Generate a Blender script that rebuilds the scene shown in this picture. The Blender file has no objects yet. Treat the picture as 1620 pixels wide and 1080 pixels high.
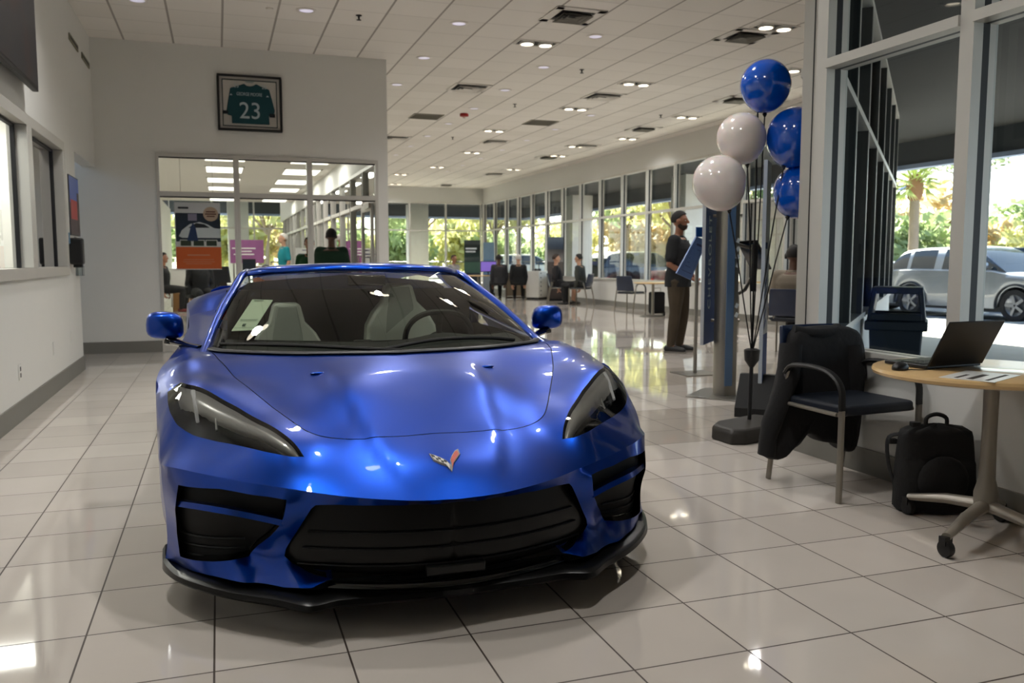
import bpy, bmesh, math, random
import numpy as np
from mathutils import Vector, Matrix
from mathutils.geometry import delaunay_2d_cdt

SC = bpy.context.scene
COL = SC.collection
PI = math.pi
random.seed(7)

# ------------------------------------------------------------------ camera
cam_d = bpy.data.cameras.new('camera')
cam = bpy.data.objects.new('camera', cam_d)
COL.objects.link(cam)
cam.location = (0, 0, 1.19)
cam.rotation_euler = (PI / 2 - math.radians(5.4163), 0, -math.radians(18.927))
cam_d.sensor_width = 36.0
cam_d.lens = 30.0
cam_d.clip_end = 400
cam_d.dof.use_dof = True
cam_d.dof.focus_distance = 3.3
cam_d.dof.aperture_fstop = 4.5
SC.camera = cam

# ------------------------------------------------------------------ view
SC.view_settings.view_transform = 'Standard'
SC.view_settings.look = 'None'
SC.view_settings.gamma = 1.0
SC.view_settings.use_curve_mapping = False
SC.view_settings.exposure = 0.2
SC.cycles.use_denoising = True
SC.cycles.max_bounces = 14
SC.cycles.diffuse_bounces = 8
SC.cycles.transparent_max_bounces = 24
SC.cycles.sample_clamp_indirect = 6.0
SC.cycles.caustics_reflective = False
SC.cycles.caustics_refractive = False

# ------------------------------------------------------------------ world and sun
W = bpy.data.worlds.new('sky_world')
SC.world = W
W.use_nodes = True
wn = W.node_tree
bg = wn.nodes['Background']
sky = wn.nodes.new('ShaderNodeTexSky')
sky.sky_type = 'HOSEK_WILKIE'
sky.turbidity = 5.0
sky.ground_albedo = 0.35
sky.sun_direction = Vector((0.22, 0.80, 0.56)).normalized()
wn.links.new(sky.outputs['Color'], bg.inputs['Color'])
bg.inputs['Strength'].default_value = 14.0

sun_d = bpy.data.lights.new('sun', 'SUN')
sun_d.energy = 40.0
sun_d.angle = math.radians(0.6)
sun_d.color = (1.0, 0.94, 0.83)
sun = bpy.data.objects.new('sun', sun_d)
COL.objects.link(sun)
sun.rotation_euler = Vector((0.22, 0.80, 0.56)).to_track_quat('Z', 'Y').to_euler()

GIMBAL_W = 48.0      # each ceiling gimbal head
TROFFER_W = 15.0     # each office troffer

# ------------------------------------------------------------------ helpers
def lin(c):
    return tuple((x / 255 / 12.92) if x / 255 <= 0.04045 else ((x / 255 + 0.055) / 1.055) ** 2.4 for x in c[:3]) + (1.0,)

def mat(name, rgb, rough=0.5, metal=0.0, coat=0.0, spec=0.5, var=0.06, vscale=6.0, emit=None, estr=1.0, bump=0.0, bscale=60.0, sheen=0.0, alpha=1.0, coat_rough=0.03, subsurf=0.0):
    m = bpy.data.materials.new(name)
    m.use_nodes = True
    nt = m.node_tree
    b = nt.nodes['Principled BSDF']
    c = lin(rgb)
    b.inputs['Base Color'].default_value = c
    b.inputs['Roughness'].default_value = rough
    b.inputs['Metallic'].default_value = metal
    b.inputs['Coat Weight'].default_value = coat
    b.inputs['Coat Roughness'].default_value = coat_rough
    b.inputs['Specular IOR Level'].default_value = spec
    b.inputs['Sheen Weight'].default_value = sheen
    if subsurf:
        b.inputs['Subsurface Weight'].default_value = subsurf
        b.inputs['Subsurface Radius'].default_value = (0.02, 0.008, 0.004)
    if alpha < 1:
        b.inputs['Alpha'].default_value = alpha
    tc = nt.nodes.new('ShaderNodeTexCoord')
    nz = nt.nodes.new('ShaderNodeTexNoise')
    nz.inputs['Scale'].default_value = vscale
    nz.inputs['Detail'].default_value = 4
    nt.links.new(tc.outputs['Object'], nz.inputs['Vector'])
    if var:
        mx = nt.nodes.new('ShaderNodeMix'); mx.data_type = 'RGBA'
        mx.inputs['A'].default_value = tuple(x * (1 - var) for x in c[:3]) + (1,)
        mx.inputs['B'].default_value = tuple(min(1, x * (1 + var)) for x in c[:3]) + (1,)
        nt.links.new(nz.outputs['Fac'], mx.inputs['Factor'])
        nt.links.new(mx.outputs['Result'], b.inputs['Base Color'])
    if bump:
        n2 = nt.nodes.new('ShaderNodeTexNoise'); n2.inputs['Scale'].default_value = bscale; n2.inputs['Detail'].default_value = 5
        nt.links.new(tc.outputs['Object'], n2.inputs['Vector'])
        bp = nt.nodes.new('ShaderNodeBump'); bp.inputs['Strength'].default_value = bump; bp.inputs['Distance'].default_value = 0.01
        nt.links.new(n2.outputs['Fac'], bp.inputs['Height'])
        nt.links.new(bp.outputs['Normal'], b.inputs['Normal'])
    if emit is not None:
        b.inputs['Emission Color'].default_value = lin(emit)
        b.inputs['Emission Strength'].default_value = estr
    return m

def glass_mat(name, tint=(255, 255, 255), rough=0.0, ior=1.45, haze=0.0, hazecol=(200, 210, 215)):
    """thin architectural glass: see-through, fresnel mirror on top"""
    m = bpy.data.materials.new(name); m.use_nodes = True
    nt = m.node_tree; nt.nodes.clear()
    out = nt.nodes.new('ShaderNodeOutputMaterial')
    tr = nt.nodes.new('ShaderNodeBsdfTransparent'); tr.inputs['Color'].default_value = lin(tint)
    gl = nt.nodes.new('ShaderNodeBsdfGlossy'); gl.inputs['Roughness'].default_value = rough
    fr = nt.nodes.new('ShaderNodeFresnel'); fr.inputs['IOR'].default_value = ior
    nz = nt.nodes.new('ShaderNodeTexNoise'); nz.inputs['Scale'].default_value = 1.5
    tc = nt.nodes.new('ShaderNodeTexCoord'); nt.links.new(tc.outputs['Object'], nz.inputs['Vector'])
    bp = nt.nodes.new('ShaderNodeBump'); bp.inputs['Strength'].default_value = 0.02; bp.inputs['Distance'].default_value = 0.02
    nt.links.new(nz.outputs['Fac'], bp.inputs['Height']); nt.links.new(bp.outputs['Normal'], gl.inputs['Normal'])
    mx = nt.nodes.new('ShaderNodeMixShader')
    nt.links.new(fr.outputs['Fac'], mx.inputs['Fac'])
    if haze:
        df = nt.nodes.new('ShaderNodeBsdfDiffuse'); df.inputs['Color'].default_value = lin(hazecol)
        m2 = nt.nodes.new('ShaderNodeMixShader'); m2.inputs['Fac'].default_value = haze
        nt.links.new(tr.outputs[0], m2.inputs[1]); nt.links.new(df.outputs[0], m2.inputs[2])
        nt.links.new(m2.outputs[0], mx.inputs[1])
    else:
        nt.links.new(tr.outputs[0], mx.inputs[1])
    nt.links.new(gl.outputs[0], mx.inputs[2])
    nt.links.new(mx.outputs[0], out.inputs['Surface'])
    return m

class MB:
    """collects shapes, builds ONE mesh object"""
    def __init__(s): s.v = []; s.f = []; s.m = []
    def add(s, vs, fs, m=0):
        o = len(s.v); s.v += [tuple(map(float, p)) for p in vs]
        for f in fs: s.f.append([i + o for i in f]); s.m.append(m)
        return s
    def bb(s, x0, x1, y0, y1, z0, z1, m=0):
        v = [(x, y, z) for x in (x0, x1) for y in (y0, y1) for z in (z0, z1)]
        return s.add(v, [(0, 1, 3, 2), (4, 6, 7, 5), (0, 4, 5, 1), (2, 3, 7, 6), (0, 2, 6, 4), (1, 5, 7, 3)], m)
    def box(s, c, size, m=0, rot=None):
        h = [k / 2 for k in size]
        v = [Vector((x, y, z)) for x in (-h[0], h[0]) for y in (-h[1], h[1]) for z in (-h[2], h[2])]
        R = rot.to_matrix() if hasattr(rot, 'to_matrix') else (rot or Matrix.Identity(3))
        v = [R @ p + Vector(c) for p in v]
        return s.add(v, [(0, 1, 3, 2), (4, 6, 7, 5), (0, 4, 5, 1), (2, 3, 7, 6), (0, 2, 6, 4), (1, 5, 7, 3)], m)
    def quad(s, a, b, c, d, m=0): return s.add([a, b, c, d], [(0, 1, 2, 3)], m)
    def tube(s, path, r, n=10, m=0, closed=False, caps=True, flat=(1, 1)):
        P = [Vector(p) for p in path]; k = len(P)
        R = r if isinstance(r, (list, tuple)) else [r] * k
        vs = []; fs = []; prev = None
        for i, p in enumerate(P):
            if closed: t = P[(i + 1) % k] - P[i - 1]
            else: t = P[min(i + 1, k - 1)] - P[max(i - 1, 0)]
            if t.length < 1e-9: t = Vector((0, 0, 1))
            t.normalize()
            if prev is None:
                a = Vector((0, 0, 1)) if abs(t.z) < 0.9 else Vector((1, 0, 0))
                u = t.cross(a).normalized()
            else:
                u = (prev - t * prev.dot(t))
                u = u.normalized() if u.length > 1e-6 else t.orthogonal().normalized()
            prev = u; w = t.cross(u)
            for j in range(n):
                q = 2 * PI * j / n
                vs.append(p + u * (R[i] * math.cos(q) * flat[0]) + w * (R[i] * math.sin(q) * flat[1]))
        for i in range(k if closed else k - 1):
            a = i * n; b = ((i + 1) % k) * n
            for j in range(n): fs.append((a + j, a + (j + 1) % n, b + (j + 1) % n, b + j))
        if caps and not closed:
            fs.append(tuple(range(n - 1, -1, -1))); fs.append(tuple((k - 1) * n + j for j in range(n)))
        return s.add(vs, fs, m)
    def cyl(s, a, b, r, r2=None, n=16, m=0): return s.tube([a, b], [r, r if r2 is None else r2], n, m)
    def lathe(s, prof, n=24, c=(0, 0, 0), m=0, axis='z', caps=True, flat=(1, 1)):
        vs = []; fs = []
        for r, z in prof:
            for j in range(n):
                q = 2 * PI * j / n; x, y = r * math.cos(q) * flat[0], r * math.sin(q) * flat[1]
                p = (x, y, z) if axis == 'z' else ((z, x, y) if axis == 'x' else (x, z, y))
                vs.append((p[0] + c[0], p[1] + c[1], p[2] + c[2]))
        for i in range(len(prof) - 1):
            for j in range(n): fs.append((i * n + j, i * n + (j + 1) % n, (i + 1) * n + (j + 1) % n, (i + 1) * n + j))
        if caps:
            fs.append(tuple(range(n - 1, -1, -1))); fs.append(tuple((len(prof) - 1) * n + j for j in range(n)))
        return s.add(vs, fs, m)
    def prism(s, poly, fn, t0, t1, m=0):
        """polygon (2D) pushed from t0 to t1; fn(u, v, t) -> point"""
        k = len(poly)
        vs = [fn(u, v, t0) for u, v in poly] + [fn(u, v, t1) for u, v in poly]
        fs = [tuple(range(k - 1, -1, -1)), tuple(range(k, 2 * k))]
        for i in range(k): fs.append((i, (i + 1) % k, k + (i + 1) % k, k + i))
        return s.add(vs, fs, m)
    def ball(s, c, r, nu=16, nv=10, m=0, rot=None):
        r = r if isinstance(r, (tuple, list)) else (r, r, r)
        vs = []; fs = []
        for i in range(nv + 1):
            th = PI * i / nv
            for j in range(nu):
                q = 2 * PI * j / nu
                p = Vector((r[0] * math.sin(th) * math.cos(q), r[1] * math.sin(th) * math.sin(q), r[2] * math.cos(th)))
                if rot is not None: p = rot @ p
                vs.append(p + Vector(c))
        for i in range(nv):
            for j in range(nu): fs.append((i * nu + j, (i + 1) * nu + j, (i + 1) * nu + (j + 1) % nu, i * nu + (j + 1) % nu))
        return s.add(vs, fs, m)
    def grid(s, fn, nu, nv, m=0):
        """fn(u, v) -> point, u, v in 0..1"""
        vs = [fn(i / nu, j / nv) for i in range(nu + 1) for j in range(nv + 1)]
        fs = [(i * (nv + 1) + j, (i + 1) * (nv + 1) + j, (i + 1) * (nv + 1) + j + 1, i * (nv + 1) + j + 1) for i in range(nu) for j in range(nv)]
        return s.add(vs, fs, m)
    def build(s, name, mats, parent=None, bevel=0.0, seg=2, sub=0, angle=40, origin=None, merge=True, recalc=True, thick=0.0):
        me = bpy.data.meshes.new(name)
        o = Vector(origin) if origin is not None else Vector((0, 0, 0))
        me.from_pydata([Vector(p) - o for p in s.v], [], s.f)
        mats = mats if isinstance(mats, (list, tuple)) else [mats]
        for mm in mats: me.materials.append(mm)
        me.polygons.foreach_set('material_index', s.m)
        bm = bmesh.new(); bm.from_mesh(me)
        if merge: bmesh.ops.remove_doubles(bm, verts=bm.verts, dist=1e-5)
        if recalc: bmesh.ops.recalc_face_normals(bm, faces=bm.faces)
        bm.to_mesh(me); bm.free()
        me.polygons.foreach_set('use_smooth', [True] * len(me.polygons))
        me.set_sharp_from_angle(angle=math.radians(angle))
        ob = bpy.data.objects.new(name, me); COL.objects.link(ob)
        ob.location = o
        if parent is not None: ob.parent = parent
        if thick:
            md = ob.modifiers.new('solid', 'SOLIDIFY'); md.thickness = thick; md.offset = 0
        if bevel:
            md = ob.modifiers.new('bevel', 'BEVEL'); md.width = bevel; md.segments = seg; md.limit_method = 'ANGLE'; md.angle_limit = math.radians(40)
        if sub:
            md = ob.modifiers.new('sub', 'SUBSURF'); md.levels = sub; md.render_levels = sub
        return ob

def tag(o, label=None, cat=None, group=None, kind=None):
    if label: o['label'] = label
    if cat: o['category'] = cat
    if group: o['group'] = group
    if kind: o['kind'] = kind
    return o

def thing(name, label, cat, loc=(0, 0, 0), rz=0.0, group=None):
    o = bpy.data.objects.new(name, None); COL.objects.link(o)
    o.empty_display_size = 0.1
    o.location = loc; o.rotation_euler = (0, 0, rz)
    return tag(o, label, cat, group)

def struct(o): o['kind'] = 'structure'; return o

def dup(root, loc=None, rz=None, label=None, group=None, scale=None):
    r = root.copy(); COL.objects.link(r)
    if loc is not None: r.location = loc
    if rz is not None: r.rotation_euler = (0, 0, rz)
    if scale is not None: r.scale = (scale,) * 3
    if label: r['label'] = label
    if group: r['group'] = group
    for ch in list(root.children):
        c = ch.copy(); COL.objects.link(c); c.parent = r
        for g in list(ch.children):
            d = g.copy(); COL.objects.link(d); d.parent = c
    return r

def text(name, body, size, m, parent, loc, rot, extrude=0.001, align='CENTER', sx=1.0, spacing=1.0):
    cu = bpy.data.curves.new(name, 'FONT')
    cu.body = body; cu.size = size; cu.extrude = extrude; cu.align_x = align; cu.align_y = 'CENTER'; cu.space_character = spacing
    t = bpy.data.objects.new(name + '_tmp', cu); COL.objects.link(t)
    bpy.context.view_layer.update()
    me = bpy.data.meshes.new_from_object(t.evaluated_get(bpy.context.evaluated_depsgraph_get()))
    bpy.data.objects.remove(t); bpy.data.curves.remove(cu)
    me.name = name
    me.materials.clear(); me.materials.append(m)
    o = bpy.data.objects.new(name, me); COL.objects.link(o)
    o.parent = parent; o.location = loc; o.rotation_euler = rot; o.scale = (sx, 1, 1)
    return o

def spl(pts, n):
    """Catmull-Rom through points"""
    P = [Vector(p) for p in pts]; out = []
    k = len(P) - 1
    for i in range(n + 1):
        t = i / n * k; a = min(int(t), k - 1); u = t - a
        p0 = P[a - 1] if a > 0 else P[0] * 2 - P[1]; p1 = P[a]; p2 = P[a + 1]; p3 = P[a + 2] if a + 2 <= k else P[k] * 2 - P[k - 1]
        out.append(0.5 * ((2 * p1) + (p2 - p0) * u + (2 * p0 - 5 * p1 + 4 * p2 - p3) * u * u + (3 * p1 - p0 - 3 * p2 + p3) * u ** 3))
    return out

def inpoly(x, y, poly):
    c = False; n = len(poly); j = n - 1
    for i in range(n):
        xi, yi = poly[i][0], poly[i][1]; xj, yj = poly[j][0], poly[j][1]
        if (yi > y) != (yj > y) and x < (xj - xi) * (y - yi) / (yj - yi) + xi: c = not c
        j = i
    return c

def add_light(name, kind, loc, power, color=(1, 1, 1), size=0.1, rot=None, spot=None, blend=0.6, sizey=None):
    d = bpy.data.lights.new(name, kind); d.energy = power; d.color = color
    if kind == 'AREA':
        d.size = size
        if sizey: d.shape = 'RECTANGLE'; d.size_y = sizey
    else: d.shadow_soft_size = size
    if kind == 'SPOT': d.spot_size = spot or math.radians(110); d.spot_blend = blend
    o = bpy.data.objects.new(name, d); COL.objects.link(o); o.location = loc
    if rot: o.rotation_euler = rot
    return o

# ------------------------------------------------------------------ common materials
M = {}
M['wall'] = mat('wall_paint', (222, 222, 218), 0.62, var=0.015, bump=0.03, bscale=250)
M['wallgrey'] = mat('wall_paint_grey', (206, 206, 203), 0.6, var=0.015)
M['alu'] = mat('brushed_aluminium', (188, 188, 184), 0.38, metal=0.55, var=0.04)
M['alu_w'] = mat('silver_painted_frame', (198, 196, 190), 0.42, metal=0.25, var=0.02)
M['gasket'] = mat('black_gasket', (14, 14, 18), 0.5)
M['base'] = mat('grey_vinyl_base', (120, 118, 112), 0.55)
M['glass'] = glass_mat('window_glass', (236, 242, 240), ior=1.35)
M['glass_tint'] = glass_mat('dark_tinted_glass', (30, 34, 35), ior=1.06)
M['glass_in'] = glass_mat('partition_glass', (240, 244, 242), ior=1.35)
M['black'] = mat('black_plastic', (14, 14, 15), 0.45)
M['black_m'] = mat('black_matte', (10, 10, 11), 0.75)
M['black_g'] = mat('gloss_black', (6, 6, 7), 0.08, coat=0.6)
M['chrome'] = mat('chrome', (225, 225, 228), 0.12, metal=1.0)
M['steel'] = mat('satin_steel', (150, 146, 138), 0.32, metal=0.8)
M['white'] = mat('white_laminate', (226, 226, 222), 0.35)
M['wood'] = mat('pale_maple_laminate', (214, 180, 128), 0.28, coat=0.3, var=0.1, vscale=3)
M['rubber'] = mat('black_rubber', (16, 16, 16), 0.7)
# ================================================================== SETTING
H = 3.95
XL, YB, XN, YN, XF, YF = -1.43, 12.0, 3.41, 4.27, 9.75, 31.9
SILL, TRANS, HEAD = 0.68, 2.33, 3.39

def nmath(nt, op, a, b=None, c=None):
    n = nt.nodes.new('ShaderNodeMath'); n.operation = op
    for i, q in enumerate((a, b, c)):
        if q is None: continue
        if isinstance(q, (int, float)): n.inputs[i].default_value = q
        else: nt.links.new(q, n.inputs[i])
    return n.outputs[0]

def floor_material():
    m = bpy.data.materials.new('porcelain_floor_tile'); m.use_nodes = True
    nt = m.node_tree; b = nt.nodes['Principled BSDF']
    tc = nt.nodes.new('ShaderNodeTexCoord'); sp = nt.nodes.new('ShaderNodeSeparateXYZ')
    nt.links.new(tc.outputs['Object'], sp.inputs[0])
    w = 0.3869
    gx = nmath(nt, 'DIVIDE', nmath(nt, 'ADD', sp.outputs['X'], 0.4341), w)
    gy = nmath(nt, 'DIVIDE', nmath(nt, 'SUBTRACT', sp.outputs['Y'], 2.532), w)
    def joint(g):
        f = nmath(nt, 'ABSOLUTE', nmath(nt, 'SUBTRACT', nmath(nt, 'FRACT', nmath(nt, 'ADD', g, 0.5)), 0.5))
        return nmath(nt, 'LESS_THAN', f, 0.0078)
    jt = nmath(nt, 'MAXIMUM', joint(gx), joint(gy))
    cv = nt.nodes.new('ShaderNodeCombineXYZ')
    nt.links.new(nmath(nt, 'FLOOR', gx), cv.inputs[0]); nt.links.new(nmath(nt, 'FLOOR', gy), cv.inputs[1])
    wn_ = nt.nodes.new('ShaderNodeTexWhiteNoise'); nt.links.new(cv.outputs[0], wn_.inputs['Vector'])
    # three-row dark courses beyond the display car
    bandf = nmath(nt, 'FRACT', nmath(nt, 'DIVIDE', nmath(nt, 'SUBTRACT', nmath(nt, 'FLOOR', gy), 6.0), 6.0))
    band = nmath(nt, 'MULTIPLY', nmath(nt, 'LESS_THAN', bandf, 0.49), nmath(nt, 'GREATER_THAN', nmath(nt, 'FLOOR', gy), 5.5))
    band = nmath(nt, 'MULTIPLY', band, nmath(nt, 'GREATER_THAN', nmath(nt, 'FLOOR', gx), 5.5))
    mx = nt.nodes.new('ShaderNodeMix'); mx.data_type = 'RGBA'
    mx.inputs['A'].default_value = lin((204, 196, 187)); mx.inputs['B'].default_value = lin((215, 207, 198))
    nt.links.new(wn_.outputs['Value'], mx.inputs['Factor'])
    m2 = nt.nodes.new('ShaderNodeMix'); m2.data_type = 'RGBA'
    nt.links.new(band, m2.inputs['Factor']); nt.links.new(mx.outputs['Result'], m2.inputs['A']); m2.inputs['B'].default_value = lin((188, 179, 169))
    nz = nt.nodes.new('ShaderNodeTexNoise'); nz.inputs['Scale'].default_value = 2.2; nz.inputs['Detail'].default_value = 6
    nt.links.new(tc.outputs['Object'], nz.inputs['Vector'])
    m3 = nt.nodes.new('ShaderNodeMix'); m3.data_type = 'RGBA'; m3.blend_type = 'MULTIPLY'; m3.inputs['Factor'].default_value = 0.14
    nt.links.new(m2.outputs['Result'], m3.inputs['A']); nt.links.new(nz.outputs['Fac'], m3.inputs['B'])
    m4 = nt.nodes.new('ShaderNodeMix'); m4.data_type = 'RGBA'
    nt.links.new(jt, m4.inputs['Factor']); nt.links.new(m3.outputs['Result'], m4.inputs['A']); m4.inputs['B'].default_value = lin((62, 50, 42))
    nt.links.new(m4.outputs['Result'], b.inputs['Base Color'])
    rg = nmath(nt, 'ADD', nmath(nt, 'MULTIPLY', jt, 0.5), nmath(nt, 'ADD', 0.035, nmath(nt, 'MULTIPLY', wn_.outputs['Value'], 0.02)))
    nt.links.new(rg, b.inputs['Roughness'])
    b.inputs['Specular IOR Level'].default_value = 0.55
    bp = nt.nodes.new('ShaderNodeBump'); bp.inputs['Strength'].default_value = 0.35; bp.inputs['Distance'].default_value = 0.002; bp.invert = True
    nt.links.new(jt, bp.inputs['Height']); nt.links.new(bp.outputs['Normal'], b.inputs['Normal'])
    return m

def ceiling_material():
    m = bpy.data.materials.new('suspended_ceiling_tile'); m.use_nodes = True
    nt = m.node_tree; b = nt.nodes['Principled BSDF']
    tc = nt.nodes.new('ShaderNodeTexCoord'); sp = nt.nodes.new('ShaderNodeSeparateXYZ')
    nt.links.new(tc.outputs['Object'], sp.inputs[0])
    gx = nmath(nt, 'DIVIDE', nmath(nt, 'SUBTRACT', sp.outputs['X'], 0.13), 0.583)
    gy = nmath(nt, 'DIVIDE', nmath(nt, 'SUBTRACT', sp.outputs['Y'], 11.02), 0.6)
    def joint(g, e):
        f = nmath(nt, 'ABSOLUTE', nmath(nt, 'SUBTRACT', nmath(nt, 'FRACT', nmath(nt, 'ADD', g, 0.5)), 0.5))
        return nmath(nt, 'LESS_THAN', f, e)
    jx, jy = joint(gx, 0.02), joint(gy, 0.012)
    fac = nmath(nt, 'MAXIMUM', nmath(nt, 'MULTIPLY', jx, 0.75), nmath(nt, 'MULTIPLY', jy, 0.3))
    cv = nt.nodes.new('ShaderNodeCombineXYZ')
    nt.links.new(nmath(nt, 'FLOOR', gx), cv.inputs[0]); nt.links.new(nmath(nt, 'FLOOR', gy), cv.inputs[1])
    wn_ = nt.nodes.new('ShaderNodeTexWhiteNoise'); nt.links.new(cv.outputs[0], wn_.inputs['Vector'])
    mx = nt.nodes.new('ShaderNodeMix'); mx.data_type = 'RGBA'
    mx.inputs['A'].default_value = lin((232, 228, 222)); mx.inputs['B'].default_value = lin((240, 236, 231))
    nt.links.new(wn_.outputs['Value'], mx.inputs['Factor'])
    m4 = nt.nodes.new('ShaderNodeMix'); m4.data_type = 'RGBA'
    nt.links.new(fac, m4.inputs['Factor']); nt.links.new(mx.outputs['Result'], m4.inputs['A']); m4.inputs['B'].default_value = lin((128, 120, 113))
    nt.links.new(m4.outputs['Result'], b.inputs['Base Color'])
    b.inputs['Roughness'].default_value = 0.8
    bp = nt.nodes.new('ShaderNodeBump'); bp.inputs['Strength'].default_value = 0.5; bp.inputs['Distance'].default_value = 0.006; bp.invert = True
    nt.links.new(fac, bp.inputs['Height']); nt.links.new(bp.outputs['Normal'], b.inputs['Normal'])
    return m

M['floor'] = floor_material()
M['ceil'] = ceiling_material()
M['ceil2'] = mat('office_ceiling', (226, 222, 214), 0.8, var=0.02)

YA = YN + .17       # the angled glazing starts just behind the jamb of the near storefront
room = [(-5.0, -5.0), (XN, -5.0), (XN, YA), (XF, YA + XF - XN), (XF, YF), (-5.0, YF)]
struct(MB().prism(room, lambda u, v, t: (u, v, t), -0.12, 0.0).build('floor', M['floor']))
struct(MB().prism(room, lambda u, v, t: (u, v, t), H, H + 0.15).build('ceiling', M['ceil']))

# ---- left wall with its office window opening and the hall opening at the end
WY0, WY1, WZ0, WZ1 = 4.6, 9.52, 1.08, 2.32
b = MB()
b.bb(XL - 0.15, XL, -5, WY0, 0, H); b.bb(XL - 0.15, XL, WY1, 10.35, 0, H)
b.bb(XL - 0.15, XL, WY0, WY1, 0, WZ0); b.bb(XL - 0.15, XL, WY0, WY1, WZ1, H); b.bb(XL - 0.15, XL, 10.35, YB, 2.36, H)
struct(b.build('wall_left', M['wall']))
struct(MB().bb(XL, XL + 0.014, -5, 10.35, 0, 0.15).build('baseboard_left', M['base']))
def left_window(i, y0, y1):
    b = MB(); x0, x1 = XL - 0.12, XL + 0.03
    b.bb(x0, x1, y0, y1, WZ1 - 0.055, WZ1 + 0.03); b.bb(x0, x1, y0, y1, WZ0 - 0.035, WZ0 + 0.05)
    b.bb(x0, x1, y0, y0 + 0.09, WZ0 + 0.05, WZ1 - 0.055); b.bb(x0, x1, y1 - 0.09, y1, WZ0 + 0.05, WZ1 - 0.055)
    b.bb(x0 + 0.03, x0 + 0.06, y1 - 0.125, y1 - 0.09, WZ0 + 0.05, WZ1 - 0.055, 1); b.bb(x0 + 0.03, x0 + 0.06, y0 + 0.09, y1 - 0.125, WZ1 - 0.08, WZ1 - 0.055, 1)
    f = struct(b.build('window_%d' % i, [M['alu_w'], M['gasket']], bevel=0.004))
    MB().quad((x0 + 0.045, y0 + 0.09, WZ0 + 0.05), (x0 + 0.045, y1 - 0.09, WZ0 + 0.05), (x0 + 0.045, y1 - 0.09, WZ1 - 0.055), (x0 + 0.045, y0 + 0.09, WZ1 - 0.055)).build('pane', M['glass_in'], f)
left_window(1, 4.6, 7.86); left_window(2, 7.86, 9.52)

# ---- room seen through the left window
struct(MB().bb(-5, XL - 0.15, 10.2, 10.3, 0, 2.75).build('wall_side_office', M['wall']))
struct(MB().bb(-5, XL - 0.15, 3.9, 10.2, 2.75, 2.82).build('ceiling_side_office', M['ceil2']))
struct(MB().bb(-5.1, -5.0, -5, 12, 0, 2.82).build('wall_side_office_west', M['wall']))
b = MB(); b.bb(-1.90, -1.86, 10.14, 10.2, 0, 2.14); b.bb(-1.62, -1.585, 10.14, 10.2, 0, 2.14); b.bb(-1.86, -1.62, 10.14, 10.2, 2.1, 2.14)
d1 = struct(b.build('door_1', M['alu_w']))
MB().bb(-1.86, -1.62, 10.165, 10.195, 0.01, 2.1).build('leaf', M['white'], d1)
MB().bb(-1.66, -1.635, 10.10, 10.16, 1.02, 1.48).build('pull_handle', M['steel'], d1)

# ---- wall with the framed jersey; office glazing below it
GX0, GX1, GZ = -0.72, 2.14, 2.57
b = MB()
b.bb(-5, GX0, YB, YB + 0.15, 0, H); b.bb(GX0, GX1, YB, YB + 0.15, GZ, H); b.bb(GX1, 2.28, YB, YB + 0.15, 0, H)
struct(b.build('wall_back', M['wall']))
struct(MB().bb(-3.0, GX0, YB - 0.014, YB, 0, 0.15).build('baseboard_back', M['base']))
def office_bay(i, x0, x1, zr=2.05, lower=True):
    b = MB(); y0, y1 = YB - 0.02, YB + 0.11
    b.bb(x0, x0 + 0.035, y0, y1, 0, GZ); b.bb(x1 - 0.035, x1, y0, y1, 0, GZ)
    b.bb(x0 + 0.035, x1 - 0.035, y0, y1, GZ - 0.045, GZ); b.bb(x0 + 0.035, x1 - 0.035, y0, y1, zr - 0.03, zr + 0.03)
    b.bb(x0 + 0.035, x1 - 0.035, y0 + 0.05, y0 + 0.07, GZ - 0.06, GZ - 0.045, 1); b.bb(x0 + 0.035, x1 - 0.035, y0 + 0.05, y0 + 0.07, zr - 0.045, zr - 0.03, 1)
    if lower: b.bb(x0 + 0.035, x1 - 0.035, y0, y1, 0, 0.09)
    f = struct(b.build('window_%d' % i, [M['alu_w'], M['gasket']], bevel=0.003))
    yy = y0 + 0.06
    for z0, z1 in ((0.09, zr - 0.03), (zr + 0.03, GZ - 0.045)):
        if z0 < 0.1 and not lower: continue
        MB().quad((x0 + 0.035, yy, z0), (x1 - 0.035, yy, z0), (x1 - 0.035, yy, z1), (x0 + 0.035, yy, z1)).build('pane', M['glass_in'], f)
office_bay(3, GX0, 0.26); office_bay(4, 0.26, 1.21); office_bay(5, 1.21, GX1, lower=False)
# open glazed door of the office, hinged at the right jamb
d2 = struct(MB().bb(2.06, 2.10, YB + 0.14, YB + 0.22, 0.01, 2.0).bb(2.06, 2.10, YB + 0.94, YB + 1.04, 0.01, 2.0).bb(2.06, 2.10, YB + 0.22, YB + 0.94, 1.9, 2.0).bb(2.06, 2.10, YB + 0.22, YB + 0.94, 0.01, 0.26).build('door_2', M['alu_w'], bevel=0.003))
MB().quad((2.08, YB + 0.22, 0.26), (2.08, YB + 0.94, 0.26), (2.08, YB + 0.94, 1.9), (2.08, YB + 0.22, 1.9)).build('pane', M['glass_in'], d2)
MB().bb(2.03, 2.06, YB + 0.16, YB + 0.55, 1.93, 2.0).build('door_closer', M['steel'], d2)
MB().tube([(2.04, YB + 0.9, 0.95), (1.99, YB + 0.9, 0.95), (1.99, YB + 0.9, 1.25), (2.04, YB + 0.9, 1.25)], 0.012).build('pull_handle', M['steel'], d2)

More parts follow.
